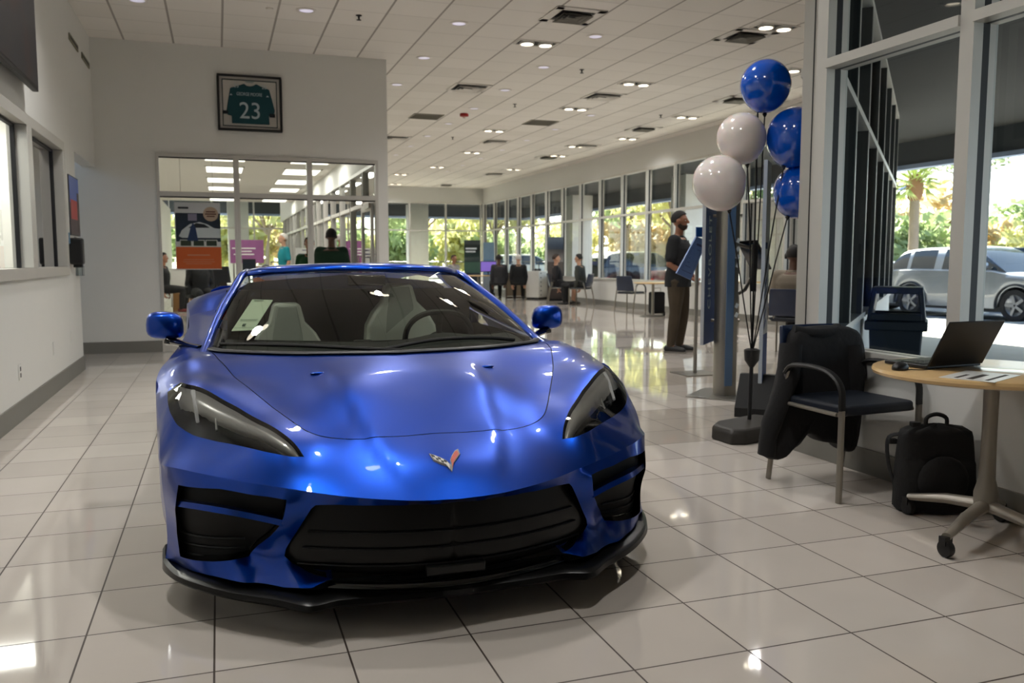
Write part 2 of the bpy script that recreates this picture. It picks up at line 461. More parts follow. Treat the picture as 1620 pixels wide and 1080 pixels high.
# ---- back office shell
struct(MB().bb(-1.65, -1.5, YB + 0.15, YF, 0, 2.95).build('wall_office_west', M['wall']))
struct(MB().bb(-1.5, 2.16, YB + 0.15, 27.2, 2.95, 3.02).bb(-1.5, 2.16, 27.13, 27.2, 3.02, H).build('ceiling_office', M['ceil2']))
struct(MB().bb(2.16, 2.26, YB + 0.15, YF, 2.6, H).build('wall_office_east', M['wall']))
NB = 15; PW = (YF - YB - 0.15) / NB
for k in range(NB):
    y0 = YB + 0.15 + k * PW; y1 = y0 + PW
    b = MB(); b.bb(2.16, 2.26, y0, y0 + 0.05, 0, 2.6); b.bb(2.155, 2.262, y0 + 0.05, y0 + 0.065, 0.1, 2.55, 1)
    b.bb(2.16, 2.26, y0 + 0.05, y1, 2.55, 2.6); b.bb(2.16, 2.26, y0 + 0.05, y1, 2.02, 2.08); b.bb(2.16, 2.26, y0 + 0.05, y1, 0, 0.1)
    f = struct(b.build('window_%d' % (6 + k), [M['alu_w'], M['gasket']]))
    MB().quad((2.21, y0 + 0.05, 0.1), (2.21, y1, 0.1), (2.21, y1, 2.55), (2.21, y0 + 0.05, 2.55)).build('pane', M['glass_in'], f)

# ---- outer glazing: near storefront, angled return, long window wall, far wall
M['dark_cap'] = mat('dark_bronze_cap', (36, 42, 42), .45)
widx = [30]
def bay(p0, p1, z0=SILL, zt=TRANS, z1=HEAD, w=0.026, dep=0.13, gm='glass', gn=0.118, cap=0):
    p0 = Vector((p0[0], p0[1], 0)); p1 = Vector((p1[0], p1[1], 0))
    u = (p1 - p0); L = u.length; u /= L; n = Vector((-u.y, u.x, 0))     # n points outward (left of travel)
    F = Matrix((u, n, (0, 0, 1))).transposed()
    def bx(b, u0, u1, n0, n1, za, zb, m=0):
        c = p0 + u * ((u0 + u1) / 2) + n * ((n0 + n1) / 2) + Vector((0, 0, (za + zb) / 2))
        b.box(c, (u1 - u0, n1 - n0, zb - za), m, rot=F)
    b = MB()
    for u0, u1 in ((0, w), (L - w, L)):
        bx(b, u0, u1, -0.02, 0.038, z0, z1); bx(b, u0, u1, 0.038, 0.080, z0, z1, 1); bx(b, u0, u1, 0.080, dep - .006, z0, z1, cap); bx(b, u0, u1, dep - .006, dep, z0, z1)
    for za, zb, f0 in ((z1 - 0.05, z1, -0.012), (z0, z0 + 0.045, -0.02), (zt - 0.026, zt + 0.026, -0.035)):
        bx(b, w, L - w, f0, 0.046, za, zb); bx(b, w, L - w, 0.046, 0.074, za, zb, 1); bx(b, w, L - w, 0.074, dep, za, zb)
    f = struct(b.build('window_%d' % widx[0], [M['alu_w'], M['gasket'], M['dark_cap']], bevel=0.0)); widx[0] += 1
    for za, zb in ((z0 + 0.045, zt - 0.026), (zt + 0.026, z1 - 0.05)):
        q = [p0 + u * uu + n * gn + Vector((0, 0, zz)) for uu, zz in ((w, za), (L - w, za), (L - w, zb), (w, zb))]
        MB().quad(*q).build('pane', M[gm], f)
def strip_wall(name, a, bq, z0, z1, m, t=0.16, inset=0.0):
    a = Vector((a[0], a[1], 0)); bq = Vector((bq[0], bq[1], 0)); u = (bq - a).normalized(); n = Vector((-u.y, u.x, 0))
    q = [a - n * inset, bq - n * inset, bq + n * t, a + n * t]
    return struct(MB().prism([(p.x, p.y) for p in q], lambda x, y, z: (x, y, z), z0, z1).build(name, m))
segs = [('right', (XN, YA), (XN, -5.0)), ('angled', (XF, YA + XF - XN), (XN, YA)), ('window', (XF, YF), (XF, YA + XF - XN))]
strip_wall('wall_right_rear', (XN, YN - 4.12), (XN, -5.0), .64, HEAD, M['wallgrey'])  # unseen solid stretch added in place of windows to block frontal daylight
for nm, a, q in segs:
    strip_wall('wall_' + nm + '_low', a, q, 0, .64 if nm == 'right' else SILL, M['wallgrey'])
    strip_wall('wall_' + nm + '_high', a, q, HEAD, H, M['wallgrey'])
    strip_wall('baseboard_' + nm, a, q, 0, 0.14, M['base'], t=0.0, inset=0.014)
strip_wall('wall_far_high', (-1.65, YF), (XF, YF), HEAD, H, M['wallgrey'], t=0.16)
strip_wall('wall_far_low', (-1.65, YF), (XF, YF), 0, 0.3, M['wallgrey'], t=0.16)
for k in range(4): bay((XN, YN - 1.03 * k), (XN, YN - 1.03 * (k + 1)), z0=.64, w=.04)
A0, A1 = Vector((XF, YA + XF - XN, 0)), Vector((XN, YA, 0))
for k in range(7): 
    p, q = A0.lerp(A1, k / 7), A0.lerp(A1, (k + 1) / 7); bay(p, q, gm='glass_tint', gn=.06, dep=.20, cap=2)
ys = [YF - 0.05 - 1.335 * k for k in range(16)] + [A0.y]
for k in range(len(ys) - 1): bay((XF, ys[k]), (XF, ys[k + 1]))
xs = [9.68 - 1.405 * k for k in range(9)]
for k in range(8): bay((xs[k + 1], YF), (xs[k], YF), z0=0.3)
# corner posts
for i, (x, y) in enumerate(((XN + 0.08, YN + 0.09), (XF + 0.06, YA + XF - XN + 0.02), (XF + 0.06, YF + 0.06))):
    r_ = .05 if i == 0 else .07
    struct(MB().bb(x - r_, x + r_, y - r_, y + r_, 0, H).build('trim_%d' % (i + 1), M['alu_w'], bevel=0.006))

# ================================================================== CEILING FIXTURES
M['lamp'] = mat('lamp_lens', (255, 246, 226), 0.4, var=0, emit=(255, 244, 220), estr=9.0)
M['can'] = mat('frosted_can_lens', (225, 222, 235), 0.3, var=0, emit=(215, 210, 235), estr=0.55)
M['trof'] = mat('troffer_lens', (250, 250, 244), 0.4, var=0, emit=(255, 250, 236), estr=2.2)
M['trimw'] = mat('white_trim_ring', (232, 228, 222), 0.5, var=0.02)
M['dark_recess'] = mat('dark_recess', (26, 24, 22), 0.6)

def gimbal_proto():
    t = thing('ceiling_downlight', 'x', 'ceiling light', (0, 0, 0))
    b = MB(); 
    for x0, x1, y0, y1 in ((-0.27, 0.27, -0.125, -0.105), (-0.27, 0.27, 0.105, 0.125), (-0.27, -0.25, -0.105, 0.105), (0.25, 0.27, -0.105, 0.105)): b.bb(x0, x1, y0, y1, -0.012, 0.0)
    b.build('trim_frame', M['trimw'], t)
    MB().bb(-0.25, 0.25, -0.105, 0.105, -0.003, -0.001).build('recess_plate', M['dark_recess'], t)
    for s in (-1, 1):
        g = MB().lathe([(0.095, -0.004), (0.095, -0.03), (0.08, -0.032), (0.078, -0.012)], 24, (s * 0.125, 0, 0), caps=False).build('lamp_head', M['trimw'], t)
        MB().lathe([(0.001, -0.020), (0.078, -0.016), (0.078, -0.014)], 24, (s * 0.125, 0, 0)).build('lens', M['lamp'], g)
    return t
def gimbal(x, y, label):
    t = dup(GP, (x, y, H), 0, label, 'twin downlights in the showroom ceiling')
    l = add_light('downlight_beam', 'SPOT', (0, 0, -0.06), GIMBAL_W * 2, (1.0, 0.98, 0.955), 0.09, spot=math.radians(150), blend=0.8)
    l.parent = t
    return t
GP = gimbal_proto()
gl_ = [(3.92, 10.48, 'twin downlight in the ceiling right of the wall with the framed jersey'),
       (6.33, 8.85, 'largest twin downlight, high right beside the angled glass'),
       (6.27, 12.3, 'twin downlight in the middle of the showroom ceiling, below a white vent'),
       (8.12, 10.7, 'twin downlight just right of the top blue balloon'),
       (6.24, 14.64, 'twin downlight above the grey return grille'),
       (8.63, 14.78, 'twin downlight above the standing man, near the window wall'),
       (5.63, 17.61, 'twin downlight right of the red ceiling strobe'),
       (6.22, 21.28, 'twin downlight halfway to the far wall'),
       (6.19, 24.87, 'twin downlight two thirds of the way to the far wall'),
       (5.6, 27.33, 'twin downlight close to the end of the office wall, second from the far wall'),
       (6.14, 30.85, 'twin downlight nearest to the far wall'),
       (8.55, 21.2, 'twin downlight beside a slot vent near the window wall'),
       (8.55, 24.79, 'twin downlight near the window wall, deep in the showroom'),
       (8.85, 17.75, 'twin downlight closest to the window wall'),
       (8.29, 19.35, 'twin downlight at the white vent in front of the window wall')]
first = True
for x, y, lb in gl_: gimbal(x, y, lb)
for x, y in ((0.7, 4.6), (2.6, 5.6), (-0.6, 7.4), (1.6, 7.9), (1.5, 2.6), (-0.6, 3.6), (3.0, 8.4)):
    gimbal(x, y, 'twin downlight in the ceiling above the blue sports car, outside the picture')
for o in list(GP.children): 
    for c in list(o.children): bpy.data.objects.remove(c)
    bpy.data.objects.remove(o)
bpy.data.objects.remove(GP)

CP = thing('recessed_can_light', 'x', 'ceiling light')
MB().lathe([(0.075, -0.001), (0.11, -0.001), (0.11, -0.008), (0.08, -0.012), (0.075, -0.006)], 28, caps=False).build('trim_ring', M['trimw'], CP)
MB().lathe([(0.0005, -0.004), (0.078, -0.003), (0.078, -0.001)], 28).build('lens', M['can'], CP)
cans = [(1.01, 9.97, 'round can light right of the framed jersey, near the top edge'), (-0.73, 10.17, 'round can light at the very top, above the left of the jersey wall')]
rows = {2.75: [9.93, 11.72, 13.6], 4.5: [9.94, 11.72, 13.47, 15.25, 17.08, 18.91, 20.7, 22.5], 6.82: [15.23, 17.08, 18.83, 20.66, 22.5, 24.3, 26.1]}
nth = ['nearest', 'second', 'third', 'fourth', 'fifth', 'sixth', 'seventh', 'eighth']
rn = {2.75: 'row beside the jersey wall', 4.5: 'row through the red strobe', 6.82: 'row towards the window wall'}
for x, yy in rows.items():
    for k, y in enumerate(yy): cans.append((x, y, '%s round can light of the ceiling %s' % (nth[k], rn[x])))
for x, y, lb in cans: dup(CP, (x, y, H), 0, lb, 'round can lights in the showroom ceiling')
for o in list(CP.children): bpy.data.objects.remove(o)
bpy.data.objects.remove(CP)

def vent(x, y, label, kind):
    t = thing('ceiling_vent', label, 'vent', (x, y, H), 0, 'air vents in the showroom ceiling')
    s = 0.29
    if kind == 'grille':
        MB().bb(-s, s, -s, s, -0.004, -0.001).build('plate', mat_vg, t)
        b = MB()
        for k in range(12): b.box((0, -s + 0.03 + k * 0.0465, -0.012), (2 * s - 0.03, 0.016, 0.004), rot=Matrix.Rotation(0.6, 3, 'X'))
        b.build('louvre', mat_vl, t)
        b = MB()
        for q in ((-s, s, -s, -s + 0.02), (-s, s, s - 0.02, s), (-s, -s + 0.02, -s, s), (s - 0.02, s, -s, s)): b.bb(*q, -0.014, 0)
        b.build('frame', mat_vl, t)
    else:
        b = MB(); s = 0.3; e = .10 if kind == 'dark' else .05
        for q in ((-s, s, -s, -s + e), (-s, s, s - e, s), (-s, -s + e, -s, s), (s - e, s, -s, s)): b.bb(*q, -0.012, 0)
        b.build('frame', M['trimw'], t, bevel=0.004)
        MB().bb(-s + e, s - e, -s + e, s - e, -0.003, -0.001).build('throat', M['dark_recess'], t)
        for k, r in enumerate((0.18, 0.13, 0.08) if kind == 'dark' else (0.22, 0.16, 0.1)):
            b = MB(); vs = []
            z0, z1, w = -0.012, -0.045 + 0.006 * k, 0.035
            o = [(-r, -r), (r, -r), (r, r), (-r, r)]; i_ = [(a * (r - w) / r, c * (r - w) / r) for a, c in o]
            b.add([(a, c, z1) for a, c in o] + [(a, c, z0) for a, c in i_], [(q, (q + 1) % 4, 4 + (q + 1) % 4, 4 + q) for q in range(4)])
            b.build('louvre_ring', M['trimw'] if kind == 'white' else mat_vd, t, thick=0.002)
    return t
mat_vg = mat('vent_plate', (70, 68, 62), 0.6); mat_vl = mat('vent_louvre_grey', (150, 146, 134), 0.5); mat_vd = mat('vent_louvre_dark', (118, 114, 106), 0.5)
for x, y, lb, k in ((3.88, 9.2, 'largest louvred ceiling vent, near the top edge of the view', 'dark'), (3.89, 13.46, 'white framed ceiling vent to the right of the jersey wall', 'white'),
                    (6.24, 9.32, 'dark ceiling vent below the largest twin downlight', 'dark'), (6.23, 13.42, 'white framed ceiling vent in the middle of the ceiling', 'white'),
                    (3.87, 16.38, 'flat grey return grille left of the red strobe', 'grille'), (6.21, 16.36, 'flat grey return grille below the second white vent', 'grille'),
                    (6.18, 19.26, 'white ceiling vent below the grey return grilles', 'white'), (8.48, 19.28, 'white ceiling vent close to the window wall', 'white'),
                    (8.45, 21.63, 'dark slot vent near the window wall', 'dark'), (8.43, 26.36, 'vent deep in the ceiling near the far window corner', 'white'),
                    (7.98, 30.69, 'farthest ceiling vent, next to the far wall', 'dark'), (8.54, 16.38, 'dark vent above the window wall, left of the white balloons', 'dark'),
                    (8.53, 12.94, 'dark vent half hidden by the top blue balloon', 'dark'), (3.89, 19.4, 'pale blue ceiling vent beside the end of the jersey wall', 'white')):
    vent(x, y, lb, k)
for x, y, lb in ((1.59, 9.98, 'nearest ceiling sprinkler, above the framed jersey'), (5.06, 14.6, 'ceiling sprinkler in the middle of the showroom'), (5.08, 11.69, 'ceiling sprinkler between two can light rows'), (5.07, 18.9, 'ceiling sprinkler beyond the red strobe'), (8.06, 14.77, 'ceiling sprinkler above the window wall')):
    t = thing('ceiling_sprinkler', lb, 'sprinkler', (x, y, H), 0, 'sprinklers in the ceiling')
    MB().lathe([(0.035, 0), (0.033, -0.006), (0.012, -0.008), (0.01, -0.04), (0.004, -0.045)], 14).build('body', M['dark_recess'], t)
    MB().lathe([(0.002, -0.045), (0.028, -0.05), (0.028, -0.053), (0.002, -0.054)], 14).build('deflector', M['dark_recess'], t)
t = thing('ceiling_strobe', 'red round fire alarm strobe on the showroom ceiling', 'alarm', (4.48, 15.85, H))
MB().lathe([(0.075, 0), (0.085, -0.02), (0.08, -0.05), (0.03, -0.06)], 24).build('housing', mat('alarm_red', (150, 18, 14), 0.4), t)
MB().lathe([(0.03, -0.058), (0.028, -0.08), (0.01, -0.086)], 16).build('strobe_lens', mat('strobe_lens', (200, 190, 180), 0.2), t)
t = thing('ceiling_sensor', 'small white round sensor on the ceiling left of a sprinkler', 'sensor', (0.62, 10.02, H))
MB().lathe([(0.04, 0), (0.04, -0.015), (0.02, -0.03)], 20).build('dome', M['trimw'], t)

def troffer(x, y, z, label, w=0.58, d=0.6, grp='recessed light panels in the back office', watt=TROFFER_W):
    t = thing('ceiling_light_panel', label, 'ceiling light', (x, y, z), 0, grp)
    b = MB()
    for q in ((-w, w, -d / 2, -d / 2 + 0.03), (-w, w, d / 2 - 0.03, d / 2), (-w, -w + 0.03, -d / 2, d / 2), (w - 0.03, w, -d / 2, d / 2)): b.bb(*q, -0.015, 0)
    b.build('frame', M['trimw'], t)
    MB().bb(-w + 0.03, w - 0.03, -d / 2 + 0.03, d / 2 - 0.03, -0.01, -0.004).build('lens', M['trof'], t)
    l = add_light('panel_glow', 'AREA', (0, 0, -0.03), watt, (1, 0.97, 0.9), w * 2 - 0.1, sizey=d - 0.1); l.parent = t
for k, y in enumerate((15.6, 17.7, 20.0, 22.3, 26.2)):
    troffer(0.17, y, 2.95, '%s light panel of the left row in the back office ceiling' % nth[k], .36, 1.15)
    troffer(1.62, y, 2.95, '%s light panel of the right row in the back office ceiling' % nth[k], .36, 1.15)
troffer(-2.3, 6.4, 2.75, 'nearer light panel seen through the left wall window', grp='light panels behind the left window', watt=45)
troffer(-2.25, 9.3, 2.75, 'farther light panel seen through the left wall window', grp='light panels behind the left window', watt=45)
# ================================================================== THE BLUE SPORTS CAR
M['paint'] = mat('blue_metallic_paint', (0, 58, 158), 0.34, metal=0.94, coat=0.55, var=0.03, vscale=1.5, coat_rough=0.02)
M['carglass'] = glass_mat('tinted_windshield', (226, 232, 222), ior=1.32)
M['lens'] = glass_mat('headlight_lens', (225, 228, 228), ior=1.45)
M['sideglass'] = glass_mat('tinted_side_glass', (190, 196, 190), ior=1.45)
M['seat'] = mat('light_grey_leather', (176, 178, 172), 0.55, var=0.05, bump=0.05, bscale=300)
M['seat_c'] = mat('grey_perforated_leather', (140, 144, 140), 0.65, var=0.08, vscale=200)
M['cabin'] = mat('black_soft_trim', (24, 25, 25), 0.7)
M['gap'] = mat('shut_line', (2, 4, 14), 0.8)
M['drl'] = mat('white_light_bar', (230, 226, 220), 0.3, var=0, emit=(255, 250, 245), estr=0.10)
M['bezel'] = mat('grey_chrome_bezel', (206, 200, 192), 0.28, metal=0.3)

car = thing('sports_car', 'glossy blue low sports car with dark windshield parked on the tile floor', 'car', (0.70824, 2.52482, 0), math.radians(-1.1))

def Lc(x, a, z): return (0.965 * x, 0.965 * (a - 2.63), 1.19 + 0.965 * (z - 1.19))

class TPS:
    def __init__(s, P, v, lam):
        P = np.array(P, float); n = len(P)
        d = np.linalg.norm(P[:, None] - P[None], axis=2)
        K = np.where(d > 1e-12, d * d * np.log(np.maximum(d, 1e-12)), 0) + np.diag(np.broadcast_to(lam, (n,)))
        Q = np.hstack([np.ones((n, 1)), P])
        A = np.zeros((n + 3, n + 3)); A[:n, :n] = K; A[:n, n:] = Q; A[n:, :n] = Q.T
        s.c = np.linalg.solve(A, np.concatenate([np.array(v, float), np.zeros(3)])); s.P = P
    def __call__(s, x, y):
        q = np.array([x, y], float); d = np.linalg.norm(s.P - q, axis=1)
        k = np.where(d > 1e-12, d * d * np.log(np.maximum(d, 1e-12)), 0)
        n = len(s.P)
        return float(k @ s.c[:n] + s.c[n] + s.c[n + 1] * x + s.c[n + 2] * y)

Dp = [Lc(*p) for p in [(0, 2.69, .403), (.131, 2.703, .405), (.241, 2.733, .410), (.369, 2.785, .418), (.493, 2.860, .427), (.659, 2.951, .445), (.795, 3.042, .460), (.890, 3.140, .465), (.945, 3.225, .460), (.967, 3.300, .450)]]
Dc = [tuple(p) for p in spl(Dp, 60)]
hl_top = [Lc(*p) for p in [(.908, 3.577, .713), (.864, 3.485, .712), (.764, 3.385, .677), (.686, 3.302, .641), (.586, 3.172, .598), (.513, 3.058, .556), (.479, 2.990, .512)]]
hl_bot = [Lc(*p) for p in [(.479, 2.990, .512), (.551, 2.988, .525), (.654, 3.060, .540), (.770, 3.175, .548), (.852, 3.255, .560), (.892, 3.300, .582), (.925, 3.365, .611), (.946, 3.455, .646), (.955, 3.560, .678)]]
hoodc = [Lc(*p) for p in [(0, 3.045, .545), (.112, 3.043, .545), (.203, 3.045, .547), (.299, 3.060, .549), (.383, 3.100, .552), (.443, 3.140, .565), (.480, 3.183, .582), (.522, 3.266, .605), (.568, 3.370, .628), (.620, 3.486, .661), (.663, 3.587, .687), (.707, 3.700, .710), (.768, 3.891, .762)]]
wsb = [(0, 1.13, .785), (.2, 1.165, .785), (.4, 1.205, .785), (.5, 1.25, .785), (.6, 1.31, .785), (.7, 1.385, .784), (.76, 1.46, .782), (.795, 1.57, .778)]
outer = [(Dp[-1][0], Dp[-1][1], Dp[-1][2]), (.938, .70, .545), (.942, .786, .605), (.964, .925, .66), (.984, 1.17, .70), (.984, 1.4, .725), (.966, 1.62, .742)]
ctl = []
ctl += [(p, 1e-5) for p in Dc[::3]] + [(p, 4e-4) for p in hl_top + hl_bot] + [(p, 4e-4) for p in hoodc] + [(p, 1e-4) for p in wsb] + [(p, 1e-5) for p in spl(outer, 24)]
ctl += [(p, 4e-4) for p in [(0, .172, .492), (0, .25, .522), (0, .40, .572), (0, .76, .688), (.3, .76, .690), (.876, .914, .728), (.88, 1.2, .775), (.87, 1.45, .790), (.5, .8, .668)]]
ctl += [((-p[0], p[1], p[2]), l) for p, l in ctl if p[0] > .02]
T0 = TPS([(p[0], p[1]) for p, l in ctl], [p[2] for p, l in ctl], [l for p, l in ctl])
def T(x, y):
    xc = float(np.interp(y, [0.05, 0.15, 0.33, 1.1], [0.10, 0.165, 0.225, 0.34]))
    s = min(1, max(0, (xc + .014 - abs(x)) / .028)); s = s * s * (3 - 2 * s)
    e = min(1, max(0, (y - 0.09) / 0.12)) * min(1, max(0, (1.1 - y) / 0.2))
    # soft ridge lines of the bonnet
    return T0(x, y) + 0.007 * s * e

def cdt_patch(domain, contours, step, classify, mp, fixed, hole=None):
    """domain / contours: 2D polylines; returns {cls: (verts3d, faces)} over one half of the car"""
    pts = []; edges = []
    def addline(pl, closed):
        i0 = len(pts)
        for p in pl: pts.append(Vector(p[:2]))
        k = len(pl)
        for i in range(k if closed else k - 1): edges.append((i0 + i, i0 + (i + 1) % k))
    addline(domain, True)
    for c, cl in contours: addline(c, cl)
    arr = np.array([p[:] for p in pts])
    xs = [p[0] for p in domain]; ys = [p[1] for p in domain]
    x = min(xs) + step / 2
    while x < max(xs):
        y = min(ys) + step / 2
        while y < max(ys):
            if inpoly(x, y, domain):
                if np.min(np.sum((arr - (x, y)) ** 2, axis=1)) > (step * 0.6) ** 2: pts.append(Vector((x, y)))
            y += step
        x += step
    vs, es, fs, ov, oe, of = delaunay_2d_cdt(pts, edges, [], 0, 1e-6)
    p3 = {}
    out = {}
    for f in fs:
        cx = sum(vs[i].x for i in f) / len(f); cy = sum(vs[i].y for i in f) / len(f)
        if not inpoly(cx, cy, domain): continue
        if hole and inpoly(cx, cy, hole): continue
        out.setdefault(classify(cx, cy), []).append(list(f))
    res = {}
    for c, fl in out.items():
        idx = {}; V = []; F = []
        for f in fl:
            g = []
            for i in f:
                if i not in idx:
                    idx[i] = len(V); q = (round(vs[i].x, 5), round(vs[i].y, 5))
                    V.append(fixed.get(q) or mp(vs[i].x, vs[i].y))
                g.append(idx[i])
            F.append(g)
        res[c] = (V, F)
    return res

def both(bm_, V, F, m=0):
    bm_.add(V, F, m); bm_.add([(-x, y, z) for x, y, z in V], [f[::-1] for f in F], m)

def refine(pl, d):
    out = []
    for a, b in zip(pl[:-1], pl[1:]):
        n = max(1, int(math.dist(a[:2], b[:2]) / d))
        for i in range(n): out.append(tuple(a[k] + (b[k] - a[k]) * i / n for k in range(len(a))))
    out.append(tuple(pl[-1])); return out

# --- upper skin: wings, bonnet, headlights
outer_s = [tuple(p) for p in spl(outer, 50)]
wsb_s = [tuple(p) for p in spl(wsb, 40)]
back = refine([outer_s[-1], (wsb[-1][0] + .005, 1.61, .775), wsb_s[-1]], .02)
dom = Dc[:-1] + outer_s[:-1] + back[:-1] + wsb_s[::-1]
ctr = refine([(0, wsb[0][1]), (0, Dp[0][1])], .022)[1:-1]
dom2 = [p[:2] for p in dom] + ctr
hl_poly = [tuple(p[:2]) for p in spl(hl_top, 40)] + [tuple(p[:2]) for p in spl(hl_bot, 44)][1:]
hood_s = [tuple(p[:2]) for p in spl(hoodc, 60)]
hood_line = hood_s + [(.762, 1.33), (.774, 1.42)]
def offs(pl, d):
    out = []
    for i, p in enumerate(pl):
        a = pl[max(0, i - 1)]; b = pl[min(len(pl) - 1, i + 1)]
        t = np.array(b) - np.array(a); t = t / np.linalg.norm(t); out.append((max(0.0, p[0] - t[1] * d), p[1] + t[0] * d))
    out[0] = (0.0, out[0][1]); return out
h_in, h_out = offs(hood_line, .0022), offs(hood_line, -.0022)
def close_hood(pl): return pl + [(.785, 1.6), (0, 1.6)]
poly_in, poly_out = close_hood(h_in), close_hood(h_out)
def cls_top(x, y):
    if inpoly(x, y, hl_poly): return 'lens'
    if inpoly(x, y, poly_in): return 'hood'
    if inpoly(x, y, poly_out): return 'gap'
    return 'wing'
fixed = {(round(p[0], 5), round(p[1], 5)): p for p in Dc + outer_s + wsb_s}
top = cdt_patch(dom2, [(hl_poly, True), (h_in, False), (h_out, False)], .024, cls_top, lambda x, y: (x, y, T(x, y)), fixed)
wing = MB(); both(wing, *top['wing'])
b = MB(); both(b, *top['hood']); b.build('hood', M['paint'], car, angle=70)
b = MB(); V, F = top['gap']; both(b, [(x, y, z - .004) for x, y, z in V], F); b.build('shut_line', M['gap'], car, angle=70)

# --- headlights
for sg in (1, -1):
    V, F = top['lens']
    fl = F if sg > 0 else [f[::-1] for f in F]
    hl = MB().add([(sg * x, y - .012, z - .032) for x, y, z in V], fl).build('headlight', M['black_g'], car, angle=70)
    MB().add([(sg * x, y, z) for x, y, z in V], fl).build('lens', M['lens'], hl, angle=80)
    # rim wall around the lamp pocket
    rim = MB(); hp = [(p[0], p[1], T(*p)) for p in hl_poly]; k = len(hp)
    rim.add([(sg * x, y, z) for x, y, z in hp] + [(sg * x, y - .012, z - .034) for x, y, z in hp], [(i, (i + 1) % k, k + (i + 1) % k, k + i) for i in range(k)])
    rim.build('pocket_rim', M['black'], hl, angle=80)
    tp = spl(hl_top, 30); bz = MB(); vs = []
    for i, p in enumerate(tp):
        s = i / 30; w = .115 * min(1, s * 5) * (1 - s) ** 0.6 + .004
        x0, y0 = p.x + .004, p.y - .010; x1, y1 = p.x + w * .35 + .004, p.y - w
        vs += [(sg * x0, y0, T(x0, y0) - .012), (sg * (x0 * .5 + x1 * .5), (y0 + y1) / 2, T((x0 + x1) / 2, (y0 + y1) / 2) - .010), (sg * x1, y1, T(x1, y1) - .030)]
    fs = []
    for i in range(30):
        for j in range(2): fs.append((3 * i + j, 3 * i + j + 1, 3 * i + 4 + j, 3 * i + 3 + j))
    bz.add(vs, fs); bz.build('silver_bezel', M['bezel'], hl, angle=60, thick=.002)
    pth = [Lc(.856, 3.450, .66), Lc(.848, 3.38, .63), Lc(.836, 3.300, .595)]
    MB().tube([(sg * x, y, T(x, y) - .014) for x, y, z in pth], [.010, .007, .006], 8).build('light_bar', M['drl'], hl)
    pth = [Lc(.80, 3.40, 0), Lc(.775, 3.32, 0), Lc(.77, 3.25, 0)]
    MB().tube([(sg * x, y, T(x, y) - .022) for x, y, z in pth], .004, 8).build('reflector_edge', M['bezel'], hl)

# --- front fascia (front view x, z -> y)
fp = [(p, 1e-5) for p in Dc[::3]]
raw = [(.0, 2.725, .385), (.137, 2.73, .386), (.244, 2.755, .387), (.382, 2.81, .388), (.455, 2.855, .382), (.515, 2.895, .281), (.559, 2.922, .204), (.557, 2.922, .182), (.482, 2.872, .146), (.409, 2.805, .138), (.479, 2.772, .124), (.566, 2.850, .108), (.691, 2.940, .107), (.783, 3.030, .108), (.880, 3.150, .102), (.925, 3.25, .085),
       (.899, 3.130, .412), (.760, 2.985, .425), (.661, 2.920, .410), (.546, 2.862, .400), (.914, 3.150, .321), (.909, 3.180, .147), (.790, 3.062, .160), (.566, 2.888, .312), (.636, 2.98, .223), (.66, 3.02, .165), (0, 2.72, .30), (0, 2.75, .12), (.3, 2.78, .2)]
fp += [(Lc(*p), 3e-4) for p in raw]
OB = [Dp[-1], (.930, .628, .40), (.921, .622, .30), (.920, .620, .20), (.928, .615, .135), (.915, .620, .10)]
OBs = [tuple(p) for p in spl(OB, 24)]
fp += [(p, 1e-5) for p in OBs[::3]]
fp += [((-p[0], p[1], p[2]), l) for p, l in fp if p[0] > .02]
S = TPS([(p[0], p[2]) for p, l in fp], [p[1] for p, l in fp], [l for p, l in fp])
def xz(*pl): return [(Lc(*p)[0], Lc(*p)[2]) for p in pl]
Hl = xz((.925, 3.25, .085), (.880, 3.15, .100), (.783, 3.03, .106), (.691, 2.94, .106), (.566, 2.85, .108), (.479, 2.77, .123), (.409, 2.8, .137))
Gl = xz((.409, 2.8, .137), (.482, 2.87, .146), (.535, 2.9, .170), (.557, 2.92, .190))
Fl = xz((.557, 2.92, .190), (.552, 2.92, .215), (.515, 2.895, .281), (.470, 2.85, .362), (.455, 2.838, .376))
El = xz((.455, 2.838, .376), (.382, 2.80, .383), (.244, 2.715, .385), (.137, 2.69, .386), (0, 2.70, .386))
low = refine([OBs[-1][0::2]] + Hl[1:], .015)
grl = refine(Gl, .015)[1:] + refine(Fl, .015)[1:] + refine(El, .015)[1:]
dom = [(p[0], p[2]) for p in Dc] + [(p[0], p[2]) for p in OBs[1:]] + low[1:] + grl
int_poly = xz((.899, 0, .412), (.760, 0, .424), (.661, 0, .412), (.548, 0, .400), (.556, 0, .35), (.567, 0, .312), (.60, 0, .262), (.640, 0, .215), (.672, 0, .168), (.790, 0, .150), (.905, 0, .140), (.914, 0, .22), (.914, 0, .321))
int_r = refine(int_poly + [int_poly[0]], .015)[:-1]
fx = {(round(p[0], 5), round(p[2], 5)): p for p in Dc + OBs}
fas = cdt_patch(dom, [(int_r, True)], .022, lambda x, z: 'in' if inpoly(x, z, int_poly) else 'skin', lambda x, z: (x, S(x, z), z), fx)
bump_ = MB(); both(bump_, *fas['skin'])
# returns of the openings
def wall_loop(pl, depth, m, closed=True):
    k = len(pl); a = [(x, S(x, z), z) for x, z in pl]; c = [(x * .995, S(x, z) + depth, z) for x, z in pl]
    f = [(i, (i + 1) % k, k + (i + 1) % k, k + i) for i in range(k if closed else k - 1)]
    both(bump_, a + c, f, m)
wall_loop(int_r, .07, 1); wall_loop(grl, .05, 1, False)
wl = [(x, S(x, z), z) for x, z in low]; k = len(wl)
both(bump_, wl + [(x * .99, y + .12, z + .012) for x, y, z in wl], [(i, i + 1, k + i + 1, k + i) for i in range(k - 1)], 0)
bump_.build('front_bumper', [M['paint'], M['black_g']], car, angle=45)
